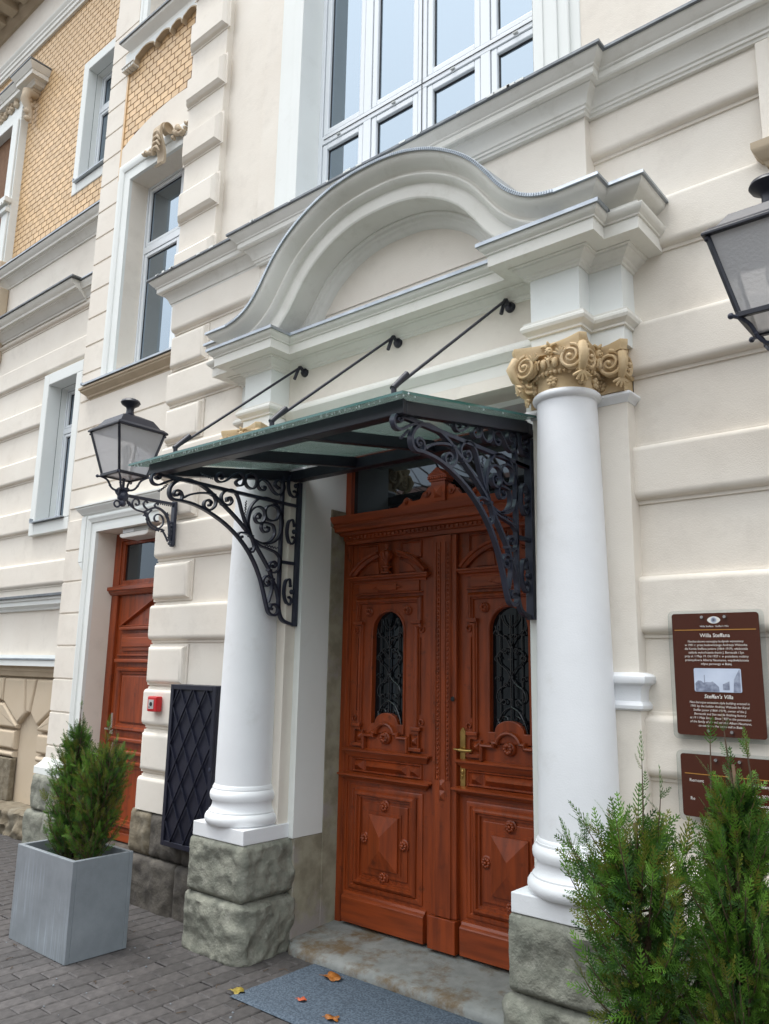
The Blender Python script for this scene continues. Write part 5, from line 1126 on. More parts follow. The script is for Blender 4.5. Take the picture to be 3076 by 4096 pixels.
# ================================================================ GLASS CANOPY
BRK = {
  'arc': [(2.548,2.61),(2.489,2.594),(2.442,2.551),(2.436,2.507),(2.459,2.482),(2.513,2.483),(2.599,2.477),(2.694,2.454),(2.805,2.41),(2.903,2.353),(2.987,2.284),(3.056,2.202),(3.11,2.109),(3.145,2.021),(3.174,1.942),(3.194,1.908),(3.231,1.897),(3.261,1.912),(3.265,1.944),(3.239,1.963),(3.209,1.958),(3.202,1.94),(3.217,1.932)],
  'stem': [(2.548,2.61),(2.62,2.602),(2.685,2.579),(2.729,2.555),(2.803,2.512),(2.914,2.44),(3.023,2.355),(3.061,2.307),(3.126,2.233),(3.18,2.167),(3.206,2.114),(3.246,2.054),(3.267,1.985),(3.264,1.94)],
  'c3': [(2.527,2.501),(2.565,2.525),(2.625,2.546),(2.687,2.557),(2.729,2.555)],
  'c3b': [(2.513,2.483),(2.52,2.51),(2.504,2.533),(2.476,2.534),(2.464,2.515),(2.477,2.504),(2.491,2.513)],
  'c4': [(2.729,2.555),(2.751,2.525),(2.745,2.489),(2.71,2.462),(2.674,2.472),(2.67,2.5),(2.695,2.519),(2.72,2.509),(2.708,2.491)],
  'c5': [(3.017,2.365),(2.978,2.427),(2.944,2.495),(2.911,2.571),(2.874,2.605),(2.83,2.603),(2.79,2.567),(2.793,2.532),(2.814,2.514),(2.845,2.514),(2.867,2.538),(2.852,2.561),(2.828,2.554),(2.831,2.539)],
  'c6': [(3.023,2.361),(2.994,2.412),(2.99,2.466),(3.012,2.534),(3.067,2.59),(3.127,2.608),(3.202,2.59),(3.256,2.527),(3.27,2.453),(3.24,2.373),(3.18,2.332),(3.108,2.323),(3.048,2.337)],
  'c7': [(3.023,2.361),(2.997,2.43),(3.013,2.506),(3.064,2.542),(3.113,2.532),(3.128,2.488),(3.106,2.449),(3.064,2.445),(3.045,2.475),(3.067,2.501),(3.089,2.491),(3.078,2.475)],
  'c8': [(3.106,2.452),(3.148,2.453),(3.198,2.442),(3.208,2.387),(3.168,2.34),(3.108,2.323)],
  'c8b': [(3.106,2.449),(3.1,2.418),(3.122,2.394),(3.154,2.403),(3.16,2.425),(3.138,2.426)],
  'ring': [(3.178,2.571),(3.222,2.562),(3.238,2.529),(3.223,2.488),(3.182,2.473),(3.141,2.48),(3.126,2.514),(3.136,2.55),(3.178,2.571)],
  'c10': [(3.036,2.345),(3.085,2.31),(3.158,2.297),(3.233,2.278),(3.267,2.235),(3.257,2.178),(3.215,2.154),(3.181,2.166),(3.178,2.202),(3.211,2.224),(3.234,2.209),(3.217,2.187),(3.201,2.196)],
  'c11': [(3.206,2.114),(3.168,2.131),(3.139,2.111),(3.137,2.084),(3.162,2.068),(3.187,2.084),(3.173,2.098)],
  'c12': [(3.206,2.104),(3.207,2.045),(3.184,1.97)],
  'c13': [(3.023,2.357),(2.976,2.368),(2.936,2.363),(2.923,2.343),(2.938,2.33),(2.953,2.341)],
  'c13b': [(3.034,2.34),(3.053,2.297),(3.041,2.262),(3.015,2.262),(3.022,2.278)],
  'c14': [(2.548,2.607),(2.469,2.594),(2.422,2.576),(2.367,2.545),(2.33,2.546),(2.316,2.572),(2.33,2.598),(2.357,2.605),(2.371,2.591),(2.36,2.576),(2.347,2.582)],
  'c15': [(2.782,2.657),(2.791,2.68),(2.768,2.693),(2.745,2.671),(2.744,2.648),(2.772,2.638),(2.82,2.659),(2.873,2.705),(2.918,2.721),(2.95,2.693),(2.943,2.658),(2.909,2.642),(2.887,2.66),(2.914,2.683)],
  'ring2': [(2.998,2.735),(3.034,2.729),(3.051,2.699),(3.039,2.661),(3.01,2.643),(2.974,2.652),(2.957,2.683),(2.967,2.717),(2.998,2.735)],
  'c17': [(3.092,2.674),(3.117,2.672),(3.106,2.651),(3.073,2.654),(3.057,2.689),(3.093,2.717),(3.139,2.702),(3.185,2.658),(3.236,2.646),(3.272,2.692),(3.257,2.73),(3.218,2.737),(3.195,2.706),(3.228,2.687)],
  's1': [(3.352,2.768),(3.342,2.795),(3.315,2.772),(3.31,2.71),(3.328,2.665),(3.365,2.652),(3.384,2.68),(3.357,2.69)],
  's2': [(3.369,2.468),(3.354,2.504),(3.322,2.485),(3.313,2.421),(3.329,2.366),(3.356,2.35),(3.38,2.382),(3.36,2.394)],
  's3': [(3.357,2.086),(3.349,2.127),(3.318,2.11),(3.309,2.044),(3.325,1.99),(3.357,1.969),(3.368,2.002),(3.349,2.015)],
  'ARM': [(2.356,2.623),(3.4,2.629)],
  'BAR': [(3.288,2.794),(3.286,2.619),(3.29,2.266),(3.283,1.996),(3.293,1.923),(3.338,1.871),(3.408,1.856)],
  'TIE': [(3.299,2.225),(3.401,2.232)],
  'PLT': [(3.389,2.825),(3.421,1.857)],
  'w1': [(2.631,2.661),(2.722,2.648)],
  'w2': [(2.366,2.506),(2.424,2.558)],
  'w3': [(2.974,2.564),(2.971,2.472)],
  'w4': [(3.127,2.316),(3.25,2.308)],
  'KNOTS': [(2.729,2.555),(2.803,2.512),(3.023,2.355),(3.18,2.167),(3.206,2.114)],
}
canopy = thing('glass_canopy', (PC, 3.33, 2.6), 'black steel canopy with sloping green glass on scrolled wrought brackets above the double door', 'canopy')
def cpart(b, nm, mt, parent=None, **kw): return b.build(nm, mt, parent or canopy, **kw)
CXL, CXR = -3.63, -1.905
def ctop(y): return 2.658 + (y-2.35)*(2.822-2.658)/(3.34-2.35)   # top of the steel
b = MB(); b.box(CXL-.022, CXR+.022, 2.33, 2.352, 2.598, 2.660); b.box(CXL-.022, CXR+.022, 2.352, 2.40, 2.602, 2.609); b.box(CXL-.022, CXR+.022, 2.352, 2.39, 2.650, 2.6585); cpart(b, 'front_beam', M['steel'], bevel=.003)
b = MB(); b.box(CXL-.022, CXR+.022, 3.325, 3.375, 2.752, 2.815); b.box(CXL, CXR, 3.375, 3.418, 2.76, 2.80); cpart(b, 'wall_beam', M['steel'], bevel=.003)
for i in range(4):
    x = CXL+(CXR-CXL)*i/3; b = MB(); w = .022; hh = .060
    P = [(x-w,2.3525,ctop(2.35)-hh),(x+w,2.3525,ctop(2.35)-hh),(x+w,3.324,ctop(3.34)-hh-.004),(x-w,3.324,ctop(3.34)-hh-.004),(x-w,2.3525,ctop(2.35)-.002),(x+w,2.3525,ctop(2.35)-.002),(x+w,3.324,ctop(3.34)-.002),(x-w,3.324,ctop(3.34)-.002)]
    b.add(P, [(0,3,2,1),(4,5,6,7),(0,1,5,4),(1,2,6,5),(2,3,7,6),(3,0,4,7)]); cpart(b, 'rafter', M['steel'], bevel=.003)
gx0, gx1, gy0, gy1 = -3.745, -1.832, 2.262, 3.322
def gz(y): return ctop(y)+.006
b = MB(); t = .012
P = [(gx0,gy0,gz(gy0)),(gx1,gy0,gz(gy0)),(gx1,gy1,gz(gy1)),(gx0,gy1,gz(gy1))]
b.add(P+[(x,y,z+t) for x,y,z in P], [(0,3,2,1),(4,5,6,7)], 0); n0 = len(b.v)-8
for f in ((0,1,5,4),(1,2,6,5),(2,3,7,6),(3,0,4,7)): b.f.append(tuple(n0+i for i in f)); b.m.append(1)
cpart(b, 'glass_panel', [M['canopyglass'], M['glassedge']])
b = MB(); rr = random.Random(8)
x = gx0+.01
while x < gx1:
    x += rr.choice([.018,.03,.05,.09,.03]); r_ = rr.uniform(.0028,.0045); b.ball((x, gy0+rr.uniform(.012,.02), gz(gy0)-.003), r_, r_, r_*1.15, 8)
for i in range(10): y = rr.uniform(gy0, gy1); b.ball((gx0+.012 if i % 2 else gx1-.012, y, gz(y)-.003), .004, n=8)
o = cpart(b, 'water_drop', M['drop'], smooth=True); o['kind'] = 'stuff'
for x in (-1.990, -2.745, -3.520):
    a = Vector((x, 2.40, gz(2.40)+.10)); w_ = Vector((x+.015, 3.33, 3.458))
    b = MB(); b.tube([Vector((x,2.40,gz(2.4)+t)), Vector((x,2.40,gz(2.4)+.075))], .012, 8); b.tube([Vector((x,2.392,gz(2.4)+.070)), a+(w_-a)*.09], .014, 8)
    b.tube([Vector((x,2.40,gz(2.4)+.074)), w_+Vector((0,-.065,.010))], .0078, 8); b.tube(spline([a+(w_-a)*.90, w_+Vector((0,-.055,.022)), w_+Vector((0,-.03,.012)), w_], 3), .0105, 8)
    rod = cpart(b, 'tie_rod', M['steel'], smooth=True, angle=50)
    b = MB(); b.lathe([(.001,-.026),(.020,-.024),(.028,-.012),(.029,0)], (x+.015, 3.33, 3.458), 18, axis='y'); cpart(b, 'wall_rosette', M['steel'], rod, smooth=True, angle=50)
    b = MB(); b.box(x-.045, x+.045, 2.36, 2.43, gz(2.4)-.012, gz(2.4)-.001); b.lathe([(.03,0),(.03,.006),(.012,.008)], (x, 2.40, gz(2.4)+t), 14); cpart(b, 'rod_foot', M['steel'], rod)
def strip(b, pts, w=.020, th=.0075, x=0, k=5):
    """flat iron bent in the bracket plane: wide across x"""
    P = spline([Vector((p[0], p[1], 0)) for p in pts], k); n = len(P); base = len(b.v)
    for i, p in enumerate(P):
        tg = (P[min(i+1,n-1)]-P[max(i-1,0)]); tg = tg.normalized() if tg.length > 1e-6 else Vector((1,0,0)); nn = Vector((-tg.y, tg.x, 0))
        for (sx, sn) in ((-1,-1),(1,-1),(1,1),(-1,1)): q = p + nn*sn*th/2; b.v.append((x+sx*w/2, q.x, q.y))
    for i in range(n-1):
        for j in range(4): b.f.append((base+i*4+j, base+i*4+(j+1) % 4, base+(i+1)*4+(j+1) % 4, base+(i+1)*4+j)); b.m.append(0)
    b.f.append((base,base+1,base+2,base+3)); b.f.append(tuple(base+(n-1)*4+j for j in (3,2,1,0))); b.m += [0,0]
proto = None
def bracket(x):
    b = MB()
    a, c = BRK['ARM']; b.bar((x,2.358,2.603),(x,3.40,2.598),.024,.020, up=(0,0,1)); b.box(x-.021,x+.021,3.385,3.415,1.838,2.752)
    br = cpart(b, 'bracket', M['iron'], bevel=.0025)
    b = MB(); strip(b, [(3.262,2.77),(3.262,2.60),(3.264,2.30),(3.266,2.02),(3.272,1.93),(3.305,1.872),(3.385,1.850)], .024, .018, x, 6); b.box(x-.010,x+.010,3.27,3.386,2.218,2.238); b.box(x-.012,x+.012,3.27,3.386,2.590,2.606)
    cpart(b, 'bracket_upright', M['iron'], br, smooth=True, angle=40)
    for nm in ('arc','stem'):
        b = MB(); strip(b, BRK[nm], .026, .014, x); cpart(b, 'bracket_arc', M['iron'], br, smooth=True, angle=40)
    for nm in ('c3','c3b','c4','c5','c6','c7','c8','c8b','ring','c10','c11','c12','c13','c13b','c14','c15','ring2','c17','s1','s2','s3'):
        b = MB(); strip(b, BRK[nm], .024, .0105, x)
        if nm[0] != 'r' and nm not in ('c3','c8','c12','c6'): q = BRK[nm][-1]; b.tube([(x-.012,q[0],q[1]),(x+.012,q[0],q[1])], .0085, 10)
        if nm in ('s1','s2','s3'): q = BRK[nm][0]; b.tube([(x-.012,q[0],q[1]),(x+.012,q[0],q[1])], .0085, 10); mid = BRK[nm]; zc = (mid[0][1]+mid[-1][1])/2; b.ball((x,3.372,zc),.016,n=8)
        cpart(b, 'scroll', M['iron'], br, smooth=True, angle=40)
    b = MB()
    for (y, z) in BRK['KNOTS']: c_ = MB(); c_.ball((x,y,z), .019, .013, .013, 8); c_.box(x-.017,x+.017,y-.012,y+.012,z-.006,z+.006); cpart(c_, 'collar', M['iron'], br, smooth=True, angle=50)
    for nm in ('w1','w2','w3','w4'):
        a, c = BRK[nm]; A = Vector((x,*a)); Cc = Vector((x,*c)); d = Cc-A; n_ = Vector((0,-d.z,d.y)).normalized()
        b.tube([A+d*i/24+n_*.006*sin(i*1.5) for i in range(25)], [.0025+.0015*min(i,24-i)/12 for i in range(25)], 6)
    b.each('twisted_pin', M['iron'], br, smooth=True, angle=50)
bracket(-3.60); bracket(-1.925)

# ================================================================ WALL LANTERNS
def lantern(x, label):
    L = thing('wall_lantern', (x, 3.30, 2.6), label, 'lantern', None); y = 2.875
    def lp(b, nm, mt, parent=None, **kw): return b.build(nm, mt, parent or L, **kw)
    # roof: rim, hipped skirt, cap, finial
    r0, r1 = .197, .187
    def frustum(b, h0, h1, z0, z1): b.add([(x-h0,y-h0,z0),(x+h0,y-h0,z0),(x+h0,y+h0,z0),(x-h0,y+h0,z0),(x-h1,y-h1,z1),(x+h1,y-h1,z1),(x+h1,y+h1,z1),(x-h1,y+h1,z1)], [(0,3,2,1),(4,5,6,7),(0,1,5,4),(1,2,6,5),(2,3,7,6),(3,0,4,7)])
    b = MB(); frustum(b, .196, .196, 3.172, 3.184); frustum(b, .1955, .172, 3.1842, 3.206); frustum(b, .160, .118, 3.2062, 3.268); frustum(b, .117, .050, 3.2682, 3.300); roof = lp(b, 'lantern_roof', M['steel'], bevel=.002)
    b = MB(); b.lathe([(.055,3.296),(.036,3.306),(.027,3.325),(.026,3.352),(.032,3.366),(.060,3.384),(.068,3.398),(.062,3.412),(.040,3.424),(.010,3.430),(.001,3.431)], (x,y,0), 28); lp(b, 'finial', M['steel'], roof, smooth=True, angle=50)
    b = MB(); b.tube([(x-.03+.011*cos(a),y-.128,3.235+.011*sin(a)) for a in [pi*j/5 for j in range(10)]], .0022, 5); b.tube([(x-.03,y-.13,3.224),(x-.03,y-.135,3.212)], .002, 5); lp(b, 'key_hook', M['black'], roof)
    t0, t1, zt, zb = .178, .108, 3.172, 2.872
    b = MB()
    for (sx, sy) in ((-1,-1),(1,-1),(1,1),(-1,1)): b.bar((x+sx*t0,y+sy*t0,zt),(x+sx*t1,y+sy*t1,zb),.016,.016,up=(sx,sy,0)); b.ball((x+sx*(t0+.004),y+sy*(t0+.004),3.158),.008,n=6)
    for s in (-1,1): b.box(x-t1-.01,x+t1+.01,y+s*t1-.010,y+s*t1+.010,2.858,2.878); b.box(x+s*t1-.010,x+s*t1+.010,y-t1+.010,y+t1-.010,2.8585,2.8775)
    for s in (-1,1): b.box(x-t1+.012,x+t1-.012,y+s*.05-.004,y+s*.05+.004,2.850,2.857) if 0 else None
    fr = lp(b, 'lantern_frame', M['steel'], bevel=.002)
    for k in range(4):
        an = pi/2*k; c_, s_ = cos(an), sin(an); b = MB(); e = .008
        Q = [(-t0+e,-t0+.002,zt),(t0-e,-t0+.002,zt),(t1-e,-t1+.002,zb),(-t1+e,-t1+.002,zb)]
        b.add([(x+p[0]*c_-p[1]*s_, y+p[0]*s_+p[1]*c_, p[2]) for p in Q], [(3,2,1,0)]); lp(b, 'lantern_pane', M['frost'], fr, fixn=False)
    b = MB(); b.add([(x-t1,y-t1,2.866),(x+t1,y-t1,2.866),(x+t1,y+t1,2.866),(x-t1,y+t1,2.866)], [(3,2,1,0)]); lp(b, 'lantern_pane', M['frost'], fr, fixn=False)
    b = MB(); b.ball((x,y,3.04), .035, .035, .05, 12); b.lathe([(.018,2.90),(.018,2.99),(.03,3.0)], (x,y,0), 12); lp(b, 'lamp_bulb', M['lightgrey'], fr, smooth=True)
    # four curved feet and the hub
    b = MB()
    for (sx, sy) in ((-1,-1),(1,-1),(1,1),(-1,1)):
        b.tube(spline([Vector((x+sx*(t1+.022),y+sy*(t1+.022),2.862)), Vector((x+sx*t1,y+sy*t1,2.858)), Vector((x+sx*.080,y+sy*.080,2.835)), Vector((x+sx*.062,y+sy*.062,2.79)), Vector((x+sx*.04,y+sy*.04,2.768)), Vector((x,y,2.768))], 4), .0075, 7)
        b.ball((x+sx*(t1+.022),y+sy*(t1+.022),2.862), .012, n=8); b.ball((x+sx*.066,y+sy*.066,2.80), .010, n=6)
    b.tube([(x+.02,y-.02,2.77),(x+.02,y-.02,2.845)], .007, 6); b.tube([(x-.02,y+.01,2.77),(x-.02,y+.01,2.855)], .009, 6)
    b.lathe([(.001,2.65),(.018,2.655),(.026,2.67),(.020,2.69),(.036,2.705),(.040,2.735),(.028,2.755),(.044,2.768),(.040,2.780),(.012,2.785)], (x,y,0), 14)
    b.tube([(x,y-.020+.022*cos(a)-.02,2.665+.022*sin(a)) for a in [pi*j/6 for j in range(13)]], .007, 6)
    leafclump(b, (x,y-.03,2.72), (0,-1,0), .05, 3)
    lp(b, 'lantern_foot', M['iron'], fr, smooth=True, angle=50)
    # wall arm with scroll work, wall plate
    b = MB(); zt_ = 2.735; b.bar((x,y+.01,zt_),(x,3.29,zt_+.004),.022,.020); b.poly([(x-.022,2.44),(x-.010,2.425),(x+.010,2.425),(x+.022,2.44),(x+.022,2.755),(x,2.775),(x-.022,2.755)], 3.285, 3.309); arm = lp(b, 'wall_arm', M['iron'], bevel=.003)
    b = MB()
    S = lambda pts, w=.014, th=.009: strip(b, pts, w, th, x, 5)
    S([(y+.02,2.715),(y+.06,2.675),(y+.11,2.648),(y+.17,2.640),(y+.20,2.625),(y+.235,2.57),(y+.285,2.545),(y+.33,2.535),(y+.36,2.50),(y+.385,2.46)])
    S([(y+.17,2.640),(y+.21,2.665),(y+.27,2.690),(y+.33,2.672),(y+.37,2.63),(y+.39,2.56),(y+.40,2.47)], .018, .014)
    S([(y+.09,2.655),(y+.075,2.69),(y+.09,2.72),(y+.12,2.72),(y+.13,2.695),(y+.115,2.68),(y+.10,2.692)]); S([(y+.21,2.66),(y+.175,2.68),(y+.165,2.705),(y+.18,2.722),(y+.20,2.712)])
    cx_, cz_ = y+.285, 2.605; S([(cx_+.062*(1-.085*i)*cos(-1.2+.62*i), cz_+.062*(1-.085*i)*sin(-1.2+.62*i)) for i in range(11)], .012, .010)
    S([(cx_+.085*cos(a), cz_+.075*sin(a)) for a in [2.2+.5*j for j in range(7)]]); S([(y+.27,2.69),(y+.255,2.705),(y+.27,2.722),(y+.285,2.712)])
    for (yy, zz, s) in ((y+.185,2.628,.024),(y+.20,2.61,.022),(y+.29,2.535,.022),(y+.335,2.53,.020),(y+.395,2.50,.022),(y+.36,2.655,.018),(y+.05,2.68,.018)):
        for j in range(4): a = j*1.6+yy*30; b.tube([(x,yy,zz),(x+.006,yy+s*cos(a)*.6,zz+s*sin(a)*.6),(x,yy+s*cos(a),zz+s*sin(a))], [.007,.007,.002], 5)
    for i in range(9): b.ball((x,y+.27+.017*i,2.722),.006,n=6)
    for i in range(6): b.ball((x-.004,3.275,2.45+.03*i),.012,.010,.014,6)
    lp(b, 'arm_scrollwork', M['iron'], arm, smooth=True, angle=50)
    b = MB(); b.ball((x,3.283,2.448),.006,n=8); lp(b, 'bolt', M['chrome'], arm, smooth=True)
    return L
lan = lantern(-4.795, 'black wall lantern with frosted panes left of the canopy, above the side door')
copytree(lan, (-.625, 3.36, 2.6), 'black wall lantern cut off by the right edge of the photo, above the brown plaques', 'wall lanterns either side of the portal')

# ================================================================ METER CABINET WITH LATTICE
cab = thing('meter_cabinet', (-4.35, 3.3, .44), 'dark blue-black metal cabinet with diamond lattice front, between red alarm and left column', 'cabinet')
ax0, ax1, az0, az1, ay = -4.60, -4.115, .440, 1.462, 3.235
b = MB(); b.box(ax0, ax1, ay+.014, 3.37, az0, az1); body = b.build('cabinet_body', M['navy'], cab, bevel=.003)
b = MB(); w_ = .032
b.box(ax0, ax0+w_, ay, ay+.0135, az0, az1); b.box(ax1-w_, ax1, ay, ay+.0135, az0, az1); b.box(ax0+w_, ax1-w_, ay, ay+.0134, az0, az0+w_); b.box(ax0+w_, ax1-w_, ay, ay+.0134, az1-w_, az1); door = b.build('cabinet_door', M['navy'], cab, bevel=.003)
ix0, ix1, iz0, iz1 = ax0+w_, ax1-w_, az0+w_, az1-w_; dw = (ix1-ix0)/3; dh = dw*1.72
def clipseg(p, d):
    ts = []
    for (c, dd, lo, hi) in ((p[0], d[0], ix0, ix1), (p[1], d[1], iz0, iz1)): t0, t1 = sorted(((lo-c)/dd, (hi-c)/dd)); ts.append((t0, t1))
    a, c = max(ts[0][0], ts[1][0]), min(ts[0][1], ts[1][1]); return (a, c) if c-a > .01 else None
for s in (-1, 1):
    for i in range(-9, 12):
        p = (ix0+dw*(i+.5), iz0); d = (s*dw, dh); r = clipseg(p, d)
        if r:
            b = MB(); yy = ay+.002 if s > 0 else ay+.007
            b.bar((p[0]+d[0]*r[0], yy, p[1]+d[1]*r[0]), (p[0]+d[0]*r[1], yy, p[1]+d[1]*r[1]), .006, .013, up=(sx_ := (dh, 0, -s*dw)) if 0 else (0,1,0)); b.build('lattice_bar', M['navy'], door, bevel=.0015)
b = MB(); b.box(ax0-.016, ax0-.001, ay+.02, ay+.05, 1.27, 1.35); b.box(ax0-.016, ax0-.001, ay+.02, ay+.05, .55, .63); b.each('hinge', M['steel'], cab)
b = MB(); b.lathe([(.001,-.006),(.010,-.006),(.012,0)], (ax1-.016, ay, .95), 12, axis='y'); b.build('cabinet_lock', M['iron'], door)
# red call point
fa = thing('fire_call_point', (-4.85, 3.30, 1.32), 'red fire call point box with pale centre, on the pier beside the lattice cabinet', 'fire alarm')
b = MB(); b.box(-4.905, -4.795, 3.262, 3.312, 1.268, 1.372); b.build('alarm_body', M['red'], fa, bevel=.008)
b = MB(); b.box(-4.885, -4.825, 3.2585, 3.2618, 1.288, 1.350); pl_ = b.build('alarm_plate', M['lightgrey'], fa)
b = MB(); b.lathe([(.001,-.003),(.014,-.003),(.015,0)], (-4.853, 3.2583, 1.320), 16, axis='y'); b.box(-4.878,-4.865,3.2575,3.2584,1.295,1.302); b.build('alarm_button', M['black'], pl_)
# emergency light under the side door lintel
el = thing('emergency_light', (-6.1, 3.85, 2.77), 'white emergency light box under the lintel of the side door', 'light fitting')
b = MB(); b.box(-6.26, -5.86, 3.78, 3.92, 2.728, 2.772); b.build('light_housing', M['lightgrey'], el, bevel=.006)
b = MB(); b.poly([(-6.28,2.70),(-6.24,2.685),(-5.88,2.685),(-5.84,2.70),(-5.84,2.727),(-6.28,2.727)], 3.765, 3.93); b.build('light_diffuser', M['ink'], el, bevel=.008)
b = MB(); b.box(-6.25, -6.08, 3.7775, 3.7797, 2.735, 2.762); b.build('light_label', M['pvc'], el)

# ================================================================ PLAQUES
def text(parent, s, x, z, size, mt='ink', y=3.3395, italic=False, bold=0, align='CENTER', nm='lettering', sx=1):
    cu = bpy.data.curves.new('lettering', 'FONT'); cu.body = s; cu.size = size; cu.align_x = align; cu.align_y = 'CENTER'; cu.shear = .18 if italic else 0; cu.offset = bold; cu.resolution_u = 2; cu.space_character = 1.0
    t = bpy.data.objects.new('lettering_tmp', cu); col.objects.link(t); bpy.context.view_layer.update()
    me = bpy.data.meshes.new_from_object(t.evaluated_get(bpy.context.evaluated_depsgraph_get())); bpy.data.objects.remove(t)
    me.transform(Matrix.Translation(Vector((x, y, z)) - origin(parent)) @ Matrix.Rotation(radians(90), 4, 'X') @ Matrix.Diagonal((sx, 1, 1, 1)))
    me.materials.clear(); me.materials.append(M[mt]); o = bpy.data.objects.new(nm, me); col.objects.link(o); o.parent = parent; ORG[o.name] = origin(parent); return o
def rr_poly(x0, x1, z0, z1, r, n=5):
    P = []
    for (cx, cz, a) in ((x1-r,z1-r,0),(x0+r,z1-r,90),(x0+r,z0+r,180),(x1-r,z0+r,270)):
        for i in range(n+1): q = radians(a+90*i/n); P.append((cx+r*cos(q), cz+r*sin(q)))
    return P
def plaque(x0, x1, z0, z1, label):
    s = thing('wall_plaque', ((x0+x1)/2, 3.365, (z0+z1)/2), label, 'plaque', None)
    b = MB(); b.poly(rr_poly(x0, x1, z0, z1, .012), 3.3405, 3.345); b.build('plaque_print', M['sign'], s)
    b = MB(); b.poly(rr_poly(x0-.018, x1+.018, z0-.018, z1+.012, .022), 3.3455, 3.351); b.build('plaque_backing', M['acryl'], s)
    for (bx, bz) in (((x0+x1)/2-.045, z1-.017), ((x0+x1)/2+.045, z1-.017), ((x0+x1)/2-.045, z0+.020), ((x0+x1)/2+.045, z0+.020)):
        b = MB(); b.lathe([(.0005,-.012),(.006,-.012),(.0072,-.008),(.0072,.006)], (bx, 3.340, bz), 14, axis='y'); b.tube([(bx,3.35,bz),(bx,3.42,bz)], .005, 8); b.build('standoff_bolt', M['chrome'], s, smooth=True, angle=40)
    return s
sx0, sx1, sz0, sz1 = -1.222, -.878, 1.352, 1.842; sc_ = (sx0+sx1)/2
s1 = plaque(sx0, sx1, sz0, sz1, 'tall brown plaque headed Willa Steffana with an eye emblem and a small street photo')
Z = lambda v: 1.842 - (v-140)/1235*.49
b = MB()
ey = [(sc_+.026*cos(a)*1.0, Z(212)+.0145*sin(a)*(abs(sin(a))**.25)) for a in [2*pi*i/28 for i in range(28)]]
b.poly(ey, 3.3392, 3.3398); b.build('eye_emblem', M['ink'], s1)
b = MB(); b.poly([(sc_+.0125*cos(a), Z(212)+.0125*sin(a)) for a in [2*pi*i/20 for i in range(20)]], 3.3384, 3.3390); iris = b.build('eye_emblem', M['eyeblue'], s1)
b = MB(); b.poly([(sc_+.0095*cos(a), Z(212)+.0095*sin(a)) for a in [2*pi*i/20 for i in range(20)]], 3.3378, 3.3383); b.build('eye_emblem', M['photodark'], s1)
b = MB(); b.poly([(sc_+.005*cos(a), Z(212)+.005*sin(a)) for a in [2*pi*i/16 for i in range(16)]], 3.3372, 3.3377); b.build('eye_emblem', M['eyedark'], s1)
b = MB(); b.box(sc_-.162, sc_+.160, 3.3392, 3.3398, Z(316), Z(307)); b.build('gold_rule', M['gold'], s1)
text(s1, 'Willa Steffana · Steffan\'s Villa', sc_, Z(276), .0098)
text(s1, 'Willa Steffana', sc_, Z(370), .0215, bold=.0002)
for v, t_ in ((430,'Neobarokowo-secesyjny budynek wzniesiony'),(467,'w 1901 r. przez budowniczego Andrzeja Walczoka'),(505,'dla Karola Steffana juniora (1864–1919), właściciela'),(543,'zakładu wykończania tkanin J. Bernaczik i Syn'),(581,'przy ul. 1 Maja 19. Od 1927 r. w posiadaniu rodziny'),(620,'przemysłowca Alberta Neumanna, współwłaściciela'),(658,'młyna parowego w Białej.')):
    text(s1, t_, sc_, Z(v), .0128, sx=.93)
text(s1, 'Steffan\'s Villa', sc_, Z(985), .0215, italic=True, bold=.0002)
for v, t_ in ((1045,'Neo-baroque-secession style building erected in'),(1083,'1901 by the builder Andrzej Walczok for Karol'),(1122,'Steffan junior (1864–1919), owner of the J.'),(1160,'Bernaczik and Son textile finishing factory'),(1199,'at 19 1 Maja Street. Since 1927 in the possession'),(1238,'of the family of the industrialist Albert Neumann,'),(1276,'co-owner of the steam mill in Biała.')):
    text(s1, t_, sc_, Z(v), .0128, italic=True, sx=.93)
b = MB(); b.poly(rr_poly(sc_-.092, sc_+.092, Z(938), Z(702), .006), 3.3392, 3.3398); ph = b.build('printed_photo', M['photoprint'], s1)
b = MB(); rr = random.Random(1); zb_ = Z(935)
pts = [(sc_-.088, zb_)] + [(sc_-.088+.0115*i, zb_+.030+.016*rr.random()-(.012 if i > 6 else 0)) for i in range(9)] + [(sc_+.006, zb_)]
b.poly(pts, 3.3385, 3.3390); b.box(sc_-.052, sc_-.049, 3.3380, 3.3389, zb_, Z(770)); b.poly([(sc_+.020,zb_+.008),(sc_+.046,zb_+.008),(sc_+.046,zb_+.042),(sc_+.020,zb_+.030)], 3.3385, 3.3390)
b.poly([(sc_+.060,zb_),(sc_+.088,zb_),(sc_+.088,Z(712)),(sc_+.085,Z(712)),(sc_+.064,zb_+.05)], 3.3385, 3.3390); b.build('printed_photo', M['photodark'], s1)
s2 = plaque(-1.216, -.842, 1.036, 1.278, 'smaller brown plaque with gold line, half hidden behind the right thuja')
c2 = (-1.216-.842)/2
b = MB(); b.box(c2-.172, c2+.172, 3.3392, 3.3398, 1.200, 1.203); b.build('gold_rule', M['gold'], s2)
for z_, l_, r_ in ((1.176,'Remont','finansowany'),(1.140,'','roku 2024'),(1.106,'Re','financed'),(1.088,'','in 2024')):
    if l_: text(s2, l_, c2-.155, z_, .0175, align='LEFT')
    if r_: text(s2, r_, c2+.150, z_, .0175, align='RIGHT')

